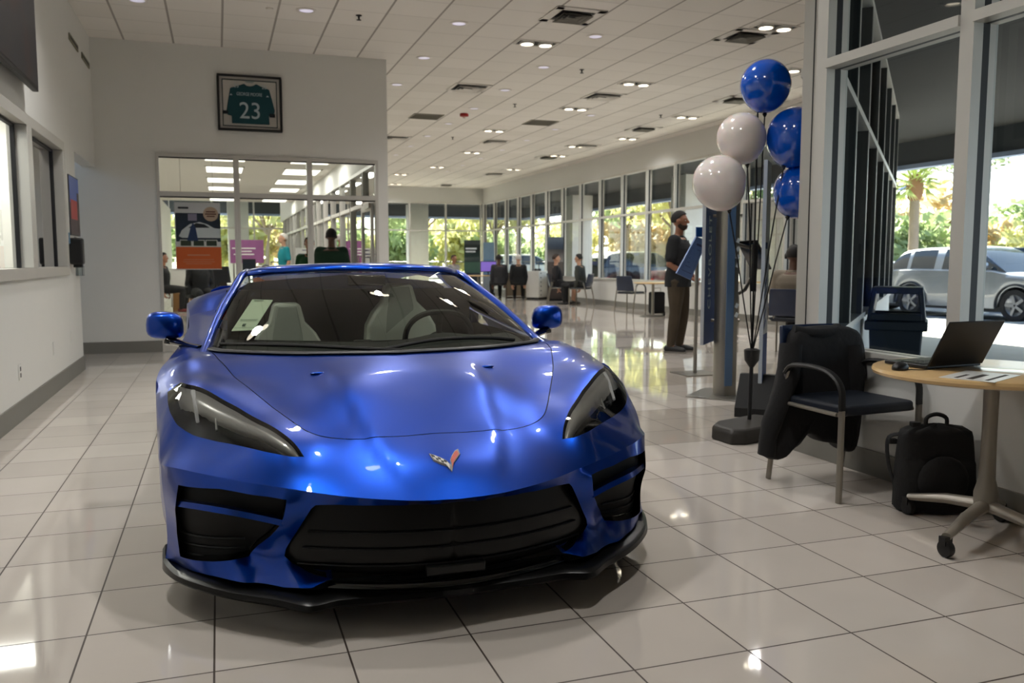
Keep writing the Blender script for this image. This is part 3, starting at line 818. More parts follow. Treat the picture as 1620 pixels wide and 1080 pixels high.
# side skin (side view y, z -> x)
yt = [.632, .70, .786, .925, 1.17, 1.4, 1.62, 2.0, 2.6, 3.1, 3.6, 4.2, 4.85]
zt = [Dp[-1][2], .545, .605, .66, .70, .725, .742, .775, .815, .86, .90, .915, .90]
xo = [Dp[-1][0], .938, .942, .964, .984, .984, .966, .935, .925, .945, .985, .965, .87]
def zte(y): return float(np.interp(y, yt, zt))
def xs_(y): return float(np.interp(y, yt, xo))
def side(y, z):
    t_ = zte(y); s = min(1, max(0, (t_ - z) / (t_ - .1)))
    x = xs_(y) + .016 * math.sin(PI * s) - .05 * max(0, (.32 - z) / .2) ** 2
    if 1.75 < y < 3.1: x -= .035 * math.exp(-((z - .48) / .11) ** 2) * min(1, (y - 1.75) / .9)
    w = min(1, max(0, (y - .632) / .2)); xb = float(np.interp(z, [.10, .135, .20, .30, .40, .476], [.915, .928, .920, .921, .930, .933]))
    return xb * (1 - w) + x * w if z < .476 else x
def arc(cy, cz, r, n=22):
    a0 = math.asin((.12 - cz) / r)
    return [(cy + r * math.cos(a0 + (PI - 2 * a0) * i / n), cz + r * math.sin(a0 + (PI - 2 * a0) * i / n)) for i in range(n + 1)]
tl = [(p[1], p[2]) for p in outer_s] + [(y, zte(y)) for y in np.arange(1.68, 4.84, .06)] + [(4.85, .90)]
fl_ = [(4.85, .9 - .06 * i) for i in range(1, 11)] + [(4.85, .25), (4.6, .16)]
bl = refine([(4.6, .16), (4.32, .12)], .05)[1:-1] + arc(3.95, .345, .385) + refine([(3.55, .12), (1.6, .12)], .06)[1:-1] + arc(1.15, .335, .372) + [(.75, .11)]
dom = tl + fl_ + bl + [(p[1], p[2]) for p in OBs[::-1]][:-1]
fx = {(round(p[1], 5), round(p[2], 5)): p for p in outer_s + OBs}
door_poly = [(1.72, .90), (2.95, .99), (3.02, .62), (2.85, .22), (1.95, .20), (1.68, .55)]
scoop = [(2.78, .70), (3.28, .84), (3.36, .62), (3.22, .36), (2.98, .26)]
ds = refine([(1.70, zte(1.70) - .001), (1.68, .55), (1.95, .20), (2.85, .22), (3.02, .62), (2.98, zte(2.98) - .001)], .04)
sd = cdt_patch(dom, [(ds, False), (refine(scoop + [scoop[0]], .04)[:-1], True)], .045, lambda y, z: 'scoop' if inpoly(y, z, scoop) else ('door' if inpoly(y, z, door_poly) else 'skin'), lambda y, z: (side(y, z), y, z), fx)
both(wing, sd['skin'][0], [f[::-1] for f in sd['skin'][1]])
V, F = sd['scoop']; both(wing, [(x - .05, y, z) for x, y, z in V], F, 1)
# rear deck, tail and sill underside
def deck(u, v):
    y = 3.02 + v * 1.83; xe = xs_(y); ze = zte(y)
    r_ = min(1, v / .16); r_ = r_ * r_ * (3 - 2 * r_); lo = ze + .04
    prof = [(0, 1.10 - .15 * v - .03 * v * v), (.5, 1.065 - .12 * v), (.66, 1.05 - .10 * v), (.80, lo + (1.015 - .075 * v - lo) * r_), (.93, ze + .02 + (.965 - .05 * v - ze - .02) * r_), (1, ze)]
    return (u * xe, y, float(np.interp(u, [p[0] for p in prof], [p[1] for p in prof])))
tmp = MB().grid(deck, 16, 22); both(wing, tmp.v, tmp.f)
tmp = MB().grid(lambda u, v: (u * xs_(4.85), 4.85 + .06 * math.sin(PI * v) * (1 - u * u * .6), deck(u, 1)[2] + (.28 - deck(u, 1)[2]) * v), 10, 10); both(wing, tmp.v, tmp.f)
tmp = MB().grid(lambda u, v: (.79 + u * (xs_(1.62 + v * 1.42) - .79), 1.62 + v * 1.42, (zte(1.62 + v * 1.42) + .035 * (1 - u) ** 0.7)), 4, 14); both(wing, tmp.v, tmp.f)
body = wing.build('body_panel', [M['paint'], M['black_g']], car, angle=50)
for sg in (1, -1):
    V, F = sd['door']
    d = MB().add([(sg * (x + .001), y, z) for x, y, z in V], F if sg < 0 else [f[::-1] for f in F]).build('door', M['paint'], car, angle=60)
    MB().bb(sg * .935 - .006, sg * .935 + .006, 2.70, 2.84, .70, .725).build('handle', M['black_g'], d, bevel=.004)

# --- grille, intakes, blades, splitter
gp = grl + [(0, Lc(0, 0, .135)[1 + 1])] + refine([(0, Lc(0, 0, .122)[2]), (Hl[-1][0], Hl[-1][1])], .03)[1:]
gp = [(0, El[-1][1])] + refine([(0, Lc(0, 0, .122)[2]), Hl[-1]], .03)[0:] + grl[:-1]
def GY(x, z): return .135 + .58 * x * x + .10 * max(0, z - .30) + .03 * max(0, .2 - z) / .1
gg = cdt_patch(gp, [], .03, lambda x, z: 'a', lambda x, z: (x, GY(x, z), z), {})
b = MB(); both(b, *gg['a']); g = b.build('grille', mat('grille_black', (6, 6, 6), .3, spec=.3), car, angle=60)
b = MB()
for zz in (.20, .255, .31):
    xe = float(np.interp(zz, [.19, .38], [.50, .44]))
    b.tube([(x, GY(x, zz) - .006, zz) for x in np.linspace(-xe, xe, 25)], .005, 6, flat=(1, .6))
b.build('grille_bar', M['black'], g)
b = MB(); pth = [(x, .100 + .62 * x * x, .140) for x in np.linspace(-.40, .40, 25)]
b.tube(pth, .02, 10, flat=(1, .8)); b.build('gloss_lip', M['black_g'], g)
MB().bb(-.10, .10, GY(0, .2) - .03, GY(0, .2), .165, .20).build('sensor_block', M['black'], g, bevel=.006)
for sg in (1, -1):
    V, F = fas['in']
    ig = MB().add([(sg * x, y + .065, z) for x, y, z in V], F if sg > 0 else [f[::-1] for f in F]).build('side_intake', M['black_m'], car, angle=60)
    bp_ = [Lc(.915, 3.165, .336), Lc(.777, 2.99, .350), Lc(.656, 2.935, .330), Lc(.562, 2.89, .312)]
    pp = spl(bp_, 14); vs = []
    for p in pp: vs += [(sg * p.x, p.y + .004, p.z + .012), (sg * p.x, p.y - .006, p.z - .006), (sg * p.x, p.y + .05, p.z - .012), (sg * p.x, p.y + .055, p.z + .008)]
    fs = [(4 * i + j, 4 * i + (j + 1) % 4, 4 * i + 4 + (j + 1) % 4, 4 * i + 4 + j) for i in range(14) for j in range(4)] + [(3, 2, 1, 0), (56, 57, 58, 59)]
    MB().add(vs, fs).build('blade', M['paint'], ig, angle=30)
    b = MB()
    for zz in (.18, .215, .25): b.tube([(sg * x, S(x, zz) + .058, zz) for x in np.linspace(.66, .87, 8)], .004, 6)
    b.build('intake_slat', M['black'], ig)
sp = [(0, .075), (.25, .092), (.38, .105), (.47, .085), (.56, .165), (.69, .265), (.78, .355), (.87, .475), (.925, .60), (.935, .70)]
sp = [tuple(p[:2]) for p in spl([(a, c, 0) for a, c in sp], 36)]
b = MB(); vs = []
for i, (x, y) in enumerate(sp):
    t_ = i / 36; up = .03 * max(0, (t_ - .8) / .2)
    for dx, dy, z in ((0, .018, .134 + up), (.008, .0, .124 + up), (.010, -.004, .108), (.004, .006, .098), (-.02, .12, .10), (-.02, .13, .134)): vs.append((x + dx * t_, y + dy, z))
n = 6; fs = [(n * i + j, n * i + (j + 1) % n, n * i + n + (j + 1) % n, n * i + n + j) for i in range(36) for j in range(n)] + [tuple(range(n - 1, -1, -1)), tuple(36 * n + j for j in range(n))]
both(b, vs, fs); b.build('front_splitter', mat('splitter_black', (5, 5, 5), .28, spec=.35), car, angle=35)
MB().bb(-.62, .62, .55, 4.6, .13, .20).build('underbody', M['black_m'], car)
b = MB(); n = len(sp); both(b, [(x * .97, y + .11, .085) for x, y in sp] + [(x * .97, y + .11, .152) for x, y in sp], [(i, i + 1, n + i + 1, n + i) for i in range(n - 1)]); b.build('air_dam', M['black_m'], car, thick=.006)

# --- windshield, pillars, roof, cabin
hdr = [(0, 2.13, 1.138), (.2, 2.15, 1.136), (.4, 2.24, 1.126), (.52, 2.34, 1.116), (.602, 2.46, 1.100)]
bs = spl(wsb, 24); hs = spl(hdr, 24)
def wsf(u, v):
    k = abs(u * 2 - 1) * 24; i = int(min(k, 23)); t_ = k - i
    p = bs[i].lerp(bs[i + 1], t_); q = hs[i].lerp(hs[i + 1], t_)
    sgn = 1 if u > .5 else -1
    r = p.lerp(q, v); up = .022 * math.sin(PI * v)
    return (sgn * r.x, r.y, r.z + up)
MB().grid(wsf, 48, 16).build('windshield', M['carglass'], car, angle=80)
for sg in (1, -1):
    ap = [(.815, 1.50, .768), (.800, 1.66, .805), (.770, 1.86, .880), (.728, 2.08, .962), (.690, 2.24, 1.020), (.640, 2.45, 1.098), (.615, 2.56, 1.118), (.600, 2.8, 1.125)]
    MB().tube([(sg * p.x, p.y, p.z) for p in spl(ap, 30)], [.020] * 12 + [.022] * 19, 10, flat=(1, .8)).build('windshield_pillar', M['paint'], car)
def roof(u, v):
    k = abs(u * 2 - 1); w = .615; i = k * 24; j = int(min(i, 23)); t_ = i - j
    q = hs[j].lerp(hs[j + 1], t_); sgn = 1 if u > .5 else -1
    y0 = q.y - .012; y = y0 + (3.05 - y0) * v
    crown = [0, .012, .022, .024, .018, .004, -.03]
    z = q.z + .004 + float(np.interp(v, [0, .04, .12, .3, .5, .75, 1], [0, .024, .030, .030, .024, .010, -.02])) - .0
    return (sgn * q.x * (1 - .06 * v), y, z)
rf = MB().grid(roof, 36, 20); rf.build('roof_panel', M['paint'], car, angle=60, thick=.01)
MB().bb(.02, .10, 2.72, 2.90, 1.158, 1.172).build('antenna_cover', M['black_g'], car, bevel=.006)
# engine cover glass falling from roof to deck
MB().grid(lambda u, v: ((u - .5) * (1.14 - .2 * v), 3.04 + v * .9, 1.112 - .065 * v), 10, 8).build('rear_glass', M['sideglass'], car, angle=70)
for sg in (1, -1):
    tp = [(.800, 1.66, .805), (.728, 2.08, .962), (.640, 2.45, 1.098), (.600, 2.8, 1.118), (.585, 3.0, 1.10)]
    bt = [(.80, 1.68, .80), (.80, 2.0, .815), (.80, 2.4, .84), (.79, 2.75, .87), (.77, 3.02, .93)]
    a, c = spl(tp, 20), spl(bt, 20)
    MB().grid(lambda u, v: (sg * (c[round(u * 20)].lerp(a[round(u * 20)], v)).x, (c[round(u * 20)].lerp(a[round(u * 20)], v)).y, (c[round(u * 20)].lerp(a[round(u * 20)], v)).z), 20, 4).build('side_window', M['sideglass'], car, angle=80)
# rear wing ends
for sg in (1,):
    b = MB(); b.tube([(-.84, 4.72, .905), (-.835, 4.70, .945), (-.79, 4.69, .965), (-.5, 4.70, .985), (0, 4.70, .99), (.5, 4.70, .985), (.79, 4.69, .965), (.835, 4.70, .945), (.84, 4.72, .905)], .016, 10, flat=(1.8, .7)); b.build('rear_spoiler', M['paint'], car)
for sg in (1, -1):
    m_ = MB()
    prof = [(.002, 0), (.045, .004), (.062, .022), (.068, .05), (.066, .085), (.056, .095)]
    vs = []; n = 20
    for r, d in prof:
        for j in range(n):
            q = 2 * PI * j / n; cs, sn = math.cos(q), math.sin(q)
            ex = abs(cs) ** .62 * (1 if cs > 0 else -1) * r * 1.28; ez = abs(sn) ** .62 * (1 if sn > 0 else -1) * r
            vs.append((sg * (1.005 + ex * (1 - .08 * sn)), 1.93 + d + .12 * ex * ex * 8, .872 + ez + .006 * cs))
    fs = [(i * n + j, i * n + (j + 1) % n, (i + 1) * n + (j + 1) % n, (i + 1) * n + j) for i in range(5) for j in range(n)] + [tuple(range(n))]
    m_.add(vs, fs); mi = m_.build('wing_mirror', M['paint'], car, angle=60)
    MB().lathe([(.001, 0), (1, 0)], 20, (0, 0, 0)).build('mirror_glass', M['chrome'], mi)
    mg = mi.children[-1]; mg.scale = (.07, 1, .052); mg.location = (sg * 1.008, 2.023, .872); mg.data.transform(Matrix.Rotation(PI / 2, 4, 'X'))
    b = MB(); b.tube([(sg * 1.0, 1.965, .800), (sg * .96, 1.96, .790), (sg * .89, 1.88, .778), (sg * .82, 1.74, .776)], [.034, .030, .022, .026], 10, flat=(1.3, .6)); b.build('mirror_arm', M['black_g'], mi)
# dashboard, seats, wheel, bulkhead
b = MB(); b.grid(lambda u, v: ((u * 2 - 1) * (.74 - .03 * v), wsf(u, 0)[1] + .02 + v * (.42 - .1 * abs(u * 2 - 1)), .770 + .035 * math.sin(v * PI * .7) + (.03 * math.exp(-(((u * 2 - 1) * .74 - .33) / .16) ** 2) * v)), 30, 8)
b.grid(lambda u, v: ((u * 2 - 1) * .71, wsf(u, 0)[1] + .44 - .1 * abs(u * 2 - 1) - .02 * v, .805 - .4 * v), 30, 4); b.build('dashboard', M['cabin'], car, angle=60)
MB().bb(-.72, .72, 2.62, 2.68, .30, 1.02).build('cabin_bulkhead', M['cabin'], car)
MB().bb(-.74, .74, 1.5, 2.64, .22, .26).bb(-.775, -.745, 1.62, 2.66, .26, .80).bb(.745, .775, 1.62, 2.66, .26, .80).build('cabin_tub', M['cabin'], car)
MB().bb(-.15, .0, 1.72, 2.55, .26, .66).bb(-.13, -.02, 1.6, 1.72, .45, .80).build('centre_console', M['cabin'], car, bevel=.02)
def car_seat(cx, cy, top, wd):
    t = thing('seat_tmp', None, None)
    half = [(0, top), (.062 * wd, top), (.075 * wd, top - .02), (.095 * wd, top - .10), (.15 * wd, top - .16), (.188 * wd, top - .23), (.196 * wd, top - .31), (.185 * wd, top - .50), (.20 * wd, top - .58), (.17 * wd, .40), (0, .40)]
    poly = half + [(-x, z) for x, z in half[-2:0:-1]]
    s = MB().prism(poly, lambda u, v, d: (cx + u, cy + d + (v - .5) * .12 - .35 * max(0, abs(u) - .09) , v), -.05, .09)
    seat = s.build('seat', M['seat'], car, bevel=.02, seg=3)
    c = [(.05 * wd, top - .015), (.078 * wd, top - .16), (.105 * wd, top - .40), (.06 * wd, top - .47), (0, top - .49)]
    poly = c + [(-x, z) for x, z in c[-2::-1]]
    MB().prism(poly, lambda u, v, d: (cx + u, cy + d + (v - .5) * .12, v), -.065, -.03).build('centre_panel', M['seat_c'], seat, bevel=.006)
    c = [(.078 * wd, top - .17), (.13 * wd, top - .27), (.115 * wd, top - .42), (.105 * wd, top - .40)]
    for sg in (1, -1): MB().prism([(sg * x, z) for x, z in c], lambda u, v, d: (cx + u, cy + d + (v - .5) * .12 - .35 * max(0, abs(u) - .09), v), -.054, -.045).build('bolster_recess', M['cabin'], seat)
    MB().bb(cx - .22, cx + .22, cy - .50, cy + .02, .34, .44).build('cushion', M['seat'], seat, bevel=.04, seg=3)
    bpy.data.objects.remove(t)
car_seat(.208, 2.20, 1.062, 1.02)
car_seat(-.408, 2.22, .960, 1.0)
R = Matrix.Rotation(math.radians(-68), 3, 'X')
ring = [Vector((.33, 1.80, .775)) + R @ Vector((.175 * abs(math.cos(q)) ** .8 * (1 if math.cos(q) > 0 else -1), .165 * abs(math.sin(q)) ** .8 * (1 if math.sin(q) > 0 else -1), 0)) for q in np.linspace(0, 2 * PI, 40, endpoint=False)]
sw = MB().tube(ring, .015, 8, closed=True).build('steering_wheel', M['cabin'], car)
b = MB(); c0 = Vector((.33, 1.80, .775)); b.ball(c0 + Vector((0, -.01, 0)), (.06, .03, .05), 14, 8)
for q in (0, PI, -PI / 2): b.tube([c0, c0 + R @ Vector((.16 * math.cos(q), .155 * math.sin(q), 0))], .014, 8)
b.build('wheel_hub', M['cabin'], sw)
MB().box((.0, 2.05, 1.085), (.20, .03, .055)).build('rear_view_mirror', M['black_g'], car, bevel=.008)
# sticker on the inside of the windshield
stk = mat('sticker_paper', (196, 208, 186), 0.7, var=0.02)
P_ = [Vector((-.587, 2.075, .990)), Vector((-.485, 2.058, .987)), Vector((-.590, 1.635, .868)), Vector((-.690, 1.630, .866))]
st = MB().add(P_ + [p - Vector((0, .002, .003)) for p in P_], [(0, 1, 2, 3), (7, 6, 5, 4), (0, 4, 5, 1), (1, 5, 6, 2), (2, 6, 7, 3), (3, 7, 4, 0)]).build('window_sticker', stk, car)
ink = mat('sticker_ink', (60, 84, 66), 0.7, var=0)
def stq(u0, u1, v0, v1, nm):
    def q(u, v): return P_[0].lerp(P_[1], u).lerp(P_[3].lerp(P_[2], u), v) + Vector((0, -.001, .004))
    MB().quad(q(u0, v0), q(u1, v0), q(u1, v1), q(u0, v1)).build(nm, ink, st)
for u0, u1, v0, v1 in ((.15, .6, .05, .075), (.1, .9, .70, .715), (.1, .9, .74, .75), (.35, .5, .83, .9), (.05, .95, .955, .962)): stq(u0, u1, v0, v1, 'printed_line')
# wipers and cowl
MB().tube([(x, float(np.interp(abs(x), [p[0] for p in wsb], [p[1] for p in wsb])) + .015, .792) for x in np.linspace(-.78, .78, 41)], .013, 8, flat=(1.6, .7)).build('cowl_seal', M['black'], car)
for pth in ([(-.74, 1.52, .815), (-.45, 1.30, .822), (-.18, 1.20, .810), (.02, 1.15, .800)], [(-.05, 1.17, .806), (.2, 1.25, .832), (.45, 1.31, .828), (.60, 1.34, .812)]):
    w_ = MB().tube(spl(pth, 14), .008, 6).build('wiper', M['black'], car)
    MB().tube([p + Vector((0, .012, -.006)) for p in spl(pth, 14)], .004, 5).build('wiper_blade', M['rubber'], w_)
for sg in (1, -1): MB().ball((sg * .36, .98, T(.36, .98) + .002), (.03, .012, .006), 12, 6).build('washer_nozzle', M['paint'], car)
# badge
eh = mat('badge_chrome', (190, 188, 186), 0.2, metal=0.8); ew = mat('badge_white', (225, 222, 215), 0.35); ek = mat('badge_black', (12, 12, 14), 0.3); er = mat('badge_red', (196, 70, 52), 0.35)
def bpt(u, v, dz): return (u, v, T(u, v) + dz)
def bpoly(pl, dz, m, name, par, dz0=0.0):
    n = len(pl); o = MB().add([bpt(u, v, dz0) for u, v in pl] + [bpt(u, v, dz) for u, v in pl], [tuple(range(n, 2 * n)), tuple(range(n - 1, -1, -1))] + [(i, (i + 1) % n, n + (i + 1) % n, n + i) for i in range(n)])
    return o.build(name, m, par, angle=20)
WL = [(-.056, .262), (-.050, .226), (-.030, .205), (-.010, .190), (.0, .160), (.004, .188), (-.006, .212), (-.022, .232), (-.040, .250)]
WR = [(.0, .160), (.014, .196), (.036, .228), (.050, .248), (.050, .278), (.036, .268), (.018, .238), (.006, .214), (.004, .188)]
badge = bpoly(WL, .006, eh, 'badge', car)
bpoly(WR, .006, eh, 'badge_wing', badge)
def shrink(pl, s): 
    cx = sum(p[0] for p in pl) / len(pl); cy = sum(p[1] for p in pl) / len(pl); return [(cx + (u - cx) * s, cy + (v - cy) * s) for u, v in pl]
bpoly(shrink(WR, .78), .0075, er, 'red_flag', badge, .005)
bpoly(shrink(WL, .80), .0072, ew, 'checkered_flag', badge, .005)
A_, B_, C_, D_ = (-.050, .252), (-.006, .208), (-.012, .192), (-.046, .228)
for i in range(5):
    for j in range(2):
        if (i + j) % 2: continue
        q = lambda s, t_: tuple((A_[k] + (B_[k] - A_[k]) * s) * (1 - t_) + (D_[k] + (C_[k] - D_[k]) * s) * t_ for k in (0, 1))
        bpoly([q(i / 5, j / 2), q((i + 1) / 5, j / 2), q((i + 1) / 5, (j + 1) / 2), q(i / 5, (j + 1) / 2)], .0078, ek, 'check', badge, .006)
# wheels
rim_m = mat('dark_alloy', (60, 60, 62), 0.3, metal=0.8)
for cx, cy, r, w in ((.80, 1.15, .335, .26), (-.80, 1.15, .335, .26), (.80, 3.95, .345, .32), (-.80, 3.95, .345, .32)):
    s = 1 if cx > 0 else -1
    t_ = MB().lathe([(r * .74, -w / 2), (r * .93, -w / 2), (r, -w * .38), (r, w * .38), (r * .93, w / 2), (r * .74, w / 2), (r * .72, 0)], 40, (cx, cy, r), axis='x', caps=False).build('wheel', M['rubber'], car)
    b = MB(); b.lathe([(r * .76, -w * .42), (r * .74, w * .44), (r * .70, w * .40), (r * .70, -w * .42)], 40, (cx, cy, r), axis='x', caps=False)
    for k in range(10):
        q = 2 * PI * k / 10; b.box((cx + s * w * .38, cy + r * .40 * math.cos(q), r + r * .40 * math.sin(q)), (.03, r * .66, .03), rot=Matrix.Rotation(q, 3, 'X'))
    b.lathe([(.001, 0), (.05, 0), (.05, .03)], 16, (cx + s * w * .36, cy, r), axis='x'); b.build('rim', rim_m, t_)
for sg in (1, -1): MB().bb(min(sg * .45, sg * .80), max(sg * .45, sg * .80), 4.86, 4.90, .70, .80).build('tail_light', mat('tail_red', (150, 10, 10), 0.2, coat=1), car, bevel=.02)
# ================================================================== WALL THINGS
def rz(a): return math.radians(a)
# framed jersey on the back wall
fx0, fx1, fz0, fz1 = .055, .865, 2.885, 3.605
t = thing('framed_jersey', 'dark teal football jersey with number 23 in a black frame on the grey wall', 'framed jersey', ((fx0 + fx1) / 2, YB - .005, fz0))
w2, hh = (fx1 - fx0) / 2, fz1 - fz0
def ring(b, x0, x1, z0, z1, w, y0, y1, m=0):
    b.bb(x0, x1, y0, y1, z0, z0 + w, m); b.bb(x0, x1, y0, y1, z1 - w, z1, m); b.bb(x0, x0 + w, y0, y1, z0 + w, z1 - w, m); b.bb(x1 - w, x1, y0, y1, z0 + w, z1 - w, m)
b = MB(); ring(b, -w2, w2, 0, hh, .028, -.05, 0); b.build('frame', mat('frame_black', (16, 14, 13), .4), t, bevel=.004)
MB().bb(-w2 + .02, w2 - .02, -.012, -.002, .02, hh - .02).build('mat_board', mat('mat_board', (196, 192, 186), .8), t)
b = MB(); ring(b, -w2 + .058, w2 - .058, .058, hh - .058, .012, -.018, -.012); b.build('inner_trim', mat('trim_dark_green', (20, 44, 44), .5), t)
J = [(500, 258), (540, 290), (590, 298), (640, 290), (685, 262), (760, 300), (885, 350), (925, 510), (965, 680), (945, 778), (872, 768), (880, 905), (300, 878), (300, 758), (240, 745), (220, 690), (255, 500), (290, 325), (420, 285)]
jp = [(-w2 + (x - 90) / 985 * 2 * w2, (1005 - (y - (x - 500) * .05)) / 880 * hh) for x, y in J]
jer = MB().prism(jp, lambda u, v, d: (u, d, v), -.03, -.014).build('jersey', mat('jersey_teal', (6, 62, 70), .8, bump=.1), t, bevel=.006)
wh = mat('jersey_print', (176, 190, 196), .7)
text('number', '23', .30, wh, jer, (0.0, -.034, .255), (PI / 2, 0, 0), .002, sx=.95)
text('lettering', 'GEORGE MOORE', .058, wh, jer, (-.005, -.034, .475), (PI / 2, 0, 0), .002, sx=.72)
for sx_, a in ((-.165, .35), (.185, -.35)): text('sleeve_number', '23', .065, wh, jer, (sx_, -.034, .575), (PI / 2, -a if 0 else 0, 0), .002)
for sx_ in (-.235, .225):
    MB().prism([(sx_ - .018, .455), (sx_ + .018, .455), (sx_, .475)], lambda u, v, d: (u, d, v), -.034, -.031).build('sleeve_mark', wh, jer)
MB().prism([(-.075, .660), (.075, .655), (.04, .625), (-.04, .628)], lambda u, v, d: (u, d, v), -.016, -.0135).build('collar_lining', mat('collar', (150, 160, 158), .8), jer)
MB().bb(-w2 + .06, -w2 + .13, -.033, -.013, .215, .255).bb(w2 - .16, w2 - .09, -.033, -.013, .195, .24).build('cuff', mat('cuff_black', (10, 14, 20), .8), jer)

# television high on the left wall
t = thing('television', 'large dark wall television at the top left corner of the view', 'television', (-1.36, 5.6, 2.53))
MB().bb(0, .045, 0, 2.23, 0, 1.28).build('casing', M['black'], t, bevel=.006)
scr = bpy.data.materials.new('tv_screen'); scr.use_nodes = True
nt = scr.node_tree; bs_ = nt.nodes['Principled BSDF']; bs_.inputs['Base Color'].default_value = lin((12, 12, 14)); bs_.inputs['Roughness'].default_value = .4
tc = nt.nodes.new('ShaderNodeTexCoord'); nz = nt.nodes.new('ShaderNodeTexNoise'); nz.inputs['Scale'].default_value = 2.6; nz.inputs['Detail'].default_value = 3; nt.links.new(tc.outputs['Object'], nz.inputs['Vector'])
cr = nt.nodes.new('ShaderNodeValToRGB'); e = cr.color_ramp.elements; e[0].position = .35; e[0].color = lin((24, 26, 40)); e[1].position = .7; e[1].color = lin((74, 36, 28)); e.new(.5).color = lin((40, 40, 48))
nt.links.new(nz.outputs['Fac'], cr.inputs['Fac']); nt.links.new(cr.outputs['Color'], bs_.inputs['Emission Color']); bs_.inputs['Emission Strength'].default_value = .25
MB().bb(.0455, .048, .02, 2.21, .03, 1.26).build('screen', scr, t)
MB().bb(-.06, .0, .8, 1.4, .35, .9).build('wall_bracket', M['black'], t)

# poster, dispensers, sockets on the left wall
t = thing('wall_poster', 'tall poster with blue sky and a red block at the end of the left wall', 'poster', (XL, 9.82, 1.45))
MB().bb(.0, .012, 0, .62, 0, .62).build('board', mat('poster_board', (60, 60, 66), .5), t)
MB().bb(.012, .0135, .01, .61, .34, .61).build('sky_area', mat('poster_blue', (44, 88, 190), .35, var=.2, vscale=4), t)
MB().bb(.0135, .015, .06, .46, .17, .37).build('red_area', mat('poster_red', (190, 36, 30), .35, var=.15), t)
MB().bb(.012, .0135, .01, .61, .01, .34).build('dark_area', mat('poster_dark', (72, 52, 56), .4, var=.3, vscale=9), t)
MB().bb(.0137, .015, .47, .60, .04, .46).build('tower_area', mat('poster_tower', (58, 36, 34), .4, var=.3, vscale=14), t)
t = thing('sanitizer_dispenser', 'black soap dispenser mounted below the poster on the left wall', 'dispenser', (XL, 9.78, 1.15))
MB().bb(0, .125, -.07, .07, 0, .27).build('housing', M['black'], t, bevel=.02, seg=3)
MB().bb(.03, .11, -.045, .045, -.03, 0).build('nozzle_tray', M['black_m'], t)
clear = glass_mat('clear_acrylic', (226, 232, 232), ior=1.4, haze=.12)
for k, (z, lb) in enumerate(((1.2, 'upper clear acrylic leaflet holder beside the black dispenser'), (1.03, 'lower clear acrylic leaflet holder beside the black dispenser'))):
    t = thing('leaflet_holder', lb, 'leaflet holder', (XL, 10.08, z), 0, 'clear holders at the wall end')
    MB().bb(0, .005, 0, .16, 0, .24 if k == 0 else .13).bb(.06, .064, 0, .16, 0, .2 if k == 0 else .1).bb(.0, .064, 0, .004, 0, .2 if k == 0 else .1).bb(0, .064, 0, .16, 0, .004).build('tray', clear, t)
MB().bb(XL, XL + .02, 9.60, 9.68, 1.36, 1.47).build('x', mat('blue_notice', (86, 128, 160), .5))
o = bpy.data.objects['x']; o.name = 'wall_notice'; tag(o, 'small blue notice left of the black dispenser', 'notice')
for k, (y, z, lb) in enumerate(((7.18, .30, 'nearest wall socket with two dark slots, low on the left wall'), (8.60, .34, 'middle blank wall plate low on the left wall'), (9.60, .36, 'farthest wall plate low on the left wall, below the poster'))):
    t = thing('wall_socket', lb, 'wall socket', (XL, y, z), 0, 'wall plates along the left wall')
    MB().bb(0, .008, -.04, .04, 0, .12).build('plate', M['wall'], t, bevel=.003)
    if k == 0: MB().bb(.008, .0095, -.016, .016, .068, .1).bb(.008, .0095, -.016, .016, .02, .052).build('socket_face', M['black'], t)
for y0, y1, lb in ((10.35, 10.95, 'nearer slot vent high on the left wall'), (11.25, 11.85, 'farther slot vent high on the left wall')):
    t = thing('wall_vent', lb, 'vent', (XL, y0, 3.53), 0, 'slot vents on the left wall')
    MB().bb(0, .012, 0, y1 - y0, 0, .07).build('frame', mat('vent_beige', (120, 116, 92), .5), t)
    MB().bb(.012, .014, .03, y1 - y0 - .03, .02, .05).build('slot', M['dark_recess'], t)

# ================================================================== NEAR RIGHT: table, laptop, chair, jacket, bag
def rbox_poly(w, d, r, n=6):
    out = []
    for cx, cy, a0 in ((w / 2 - r, d / 2 - r, 0), (-w / 2 + r, d / 2 - r, 90), (-w / 2 + r, -d / 2 + r, 180), (w / 2 - r, -d / 2 + r, 270)):
        for k in range(n + 1):
            q = math.radians(a0 + 90 * k / n); out.append((cx + r * math.cos(q), cy + r * math.sin(q)))
    return out
TX, TY, TZ = 3.035, 2.73, .735
t = thing('round_table', 'round maple table on a grey pedestal with casters beside the window', 'table', (TX, TY, 0))
MB().lathe([(.0, TZ - .032), (.41, TZ - .032), (.430, TZ - .026), (.435, TZ - .014), (.431, TZ - .003), (.425, TZ), (0, TZ)], 72).build('tabletop', M['wood'], t, angle=30)
post = mat('pedestal_grey', (148, 142, 132), .38, metal=.4)
MB().lathe([(.05, .10), (.05, .18), (.034, .24), (.030, .45), (.032, TZ - .04), (.09, TZ - .034)], 24, (.12, .06, 0)).build('pedestal', post, t)
for q in (205, 262, 25, 110):
    a = math.radians(q); L_ = .46 if q in (205, 262) else (.22 if q == 25 else .34)
    ex, ey = .12 + L_ * math.cos(a), .06 + L_ * math.sin(a)
    lg = MB().tube([(.12, .06, .125), (.12 + .5 * L_ * math.cos(a), .06 + .5 * L_ * math.sin(a), .115), (ex, ey, .085)], [.034, .028, .02], 10, flat=(1, .8)).build('leg', post, t)
    c = MB(); c.lathe([(.018, -.016), (.033, -.014), (.036, 0), (.033, .014), (.018, .016)], 20, (ex, ey, .036), axis='x'); c.bb(ex - .02, ex + .02, ey - .012, ey + .02, .05, .085)
    c.build('caster', M['black'], lg)
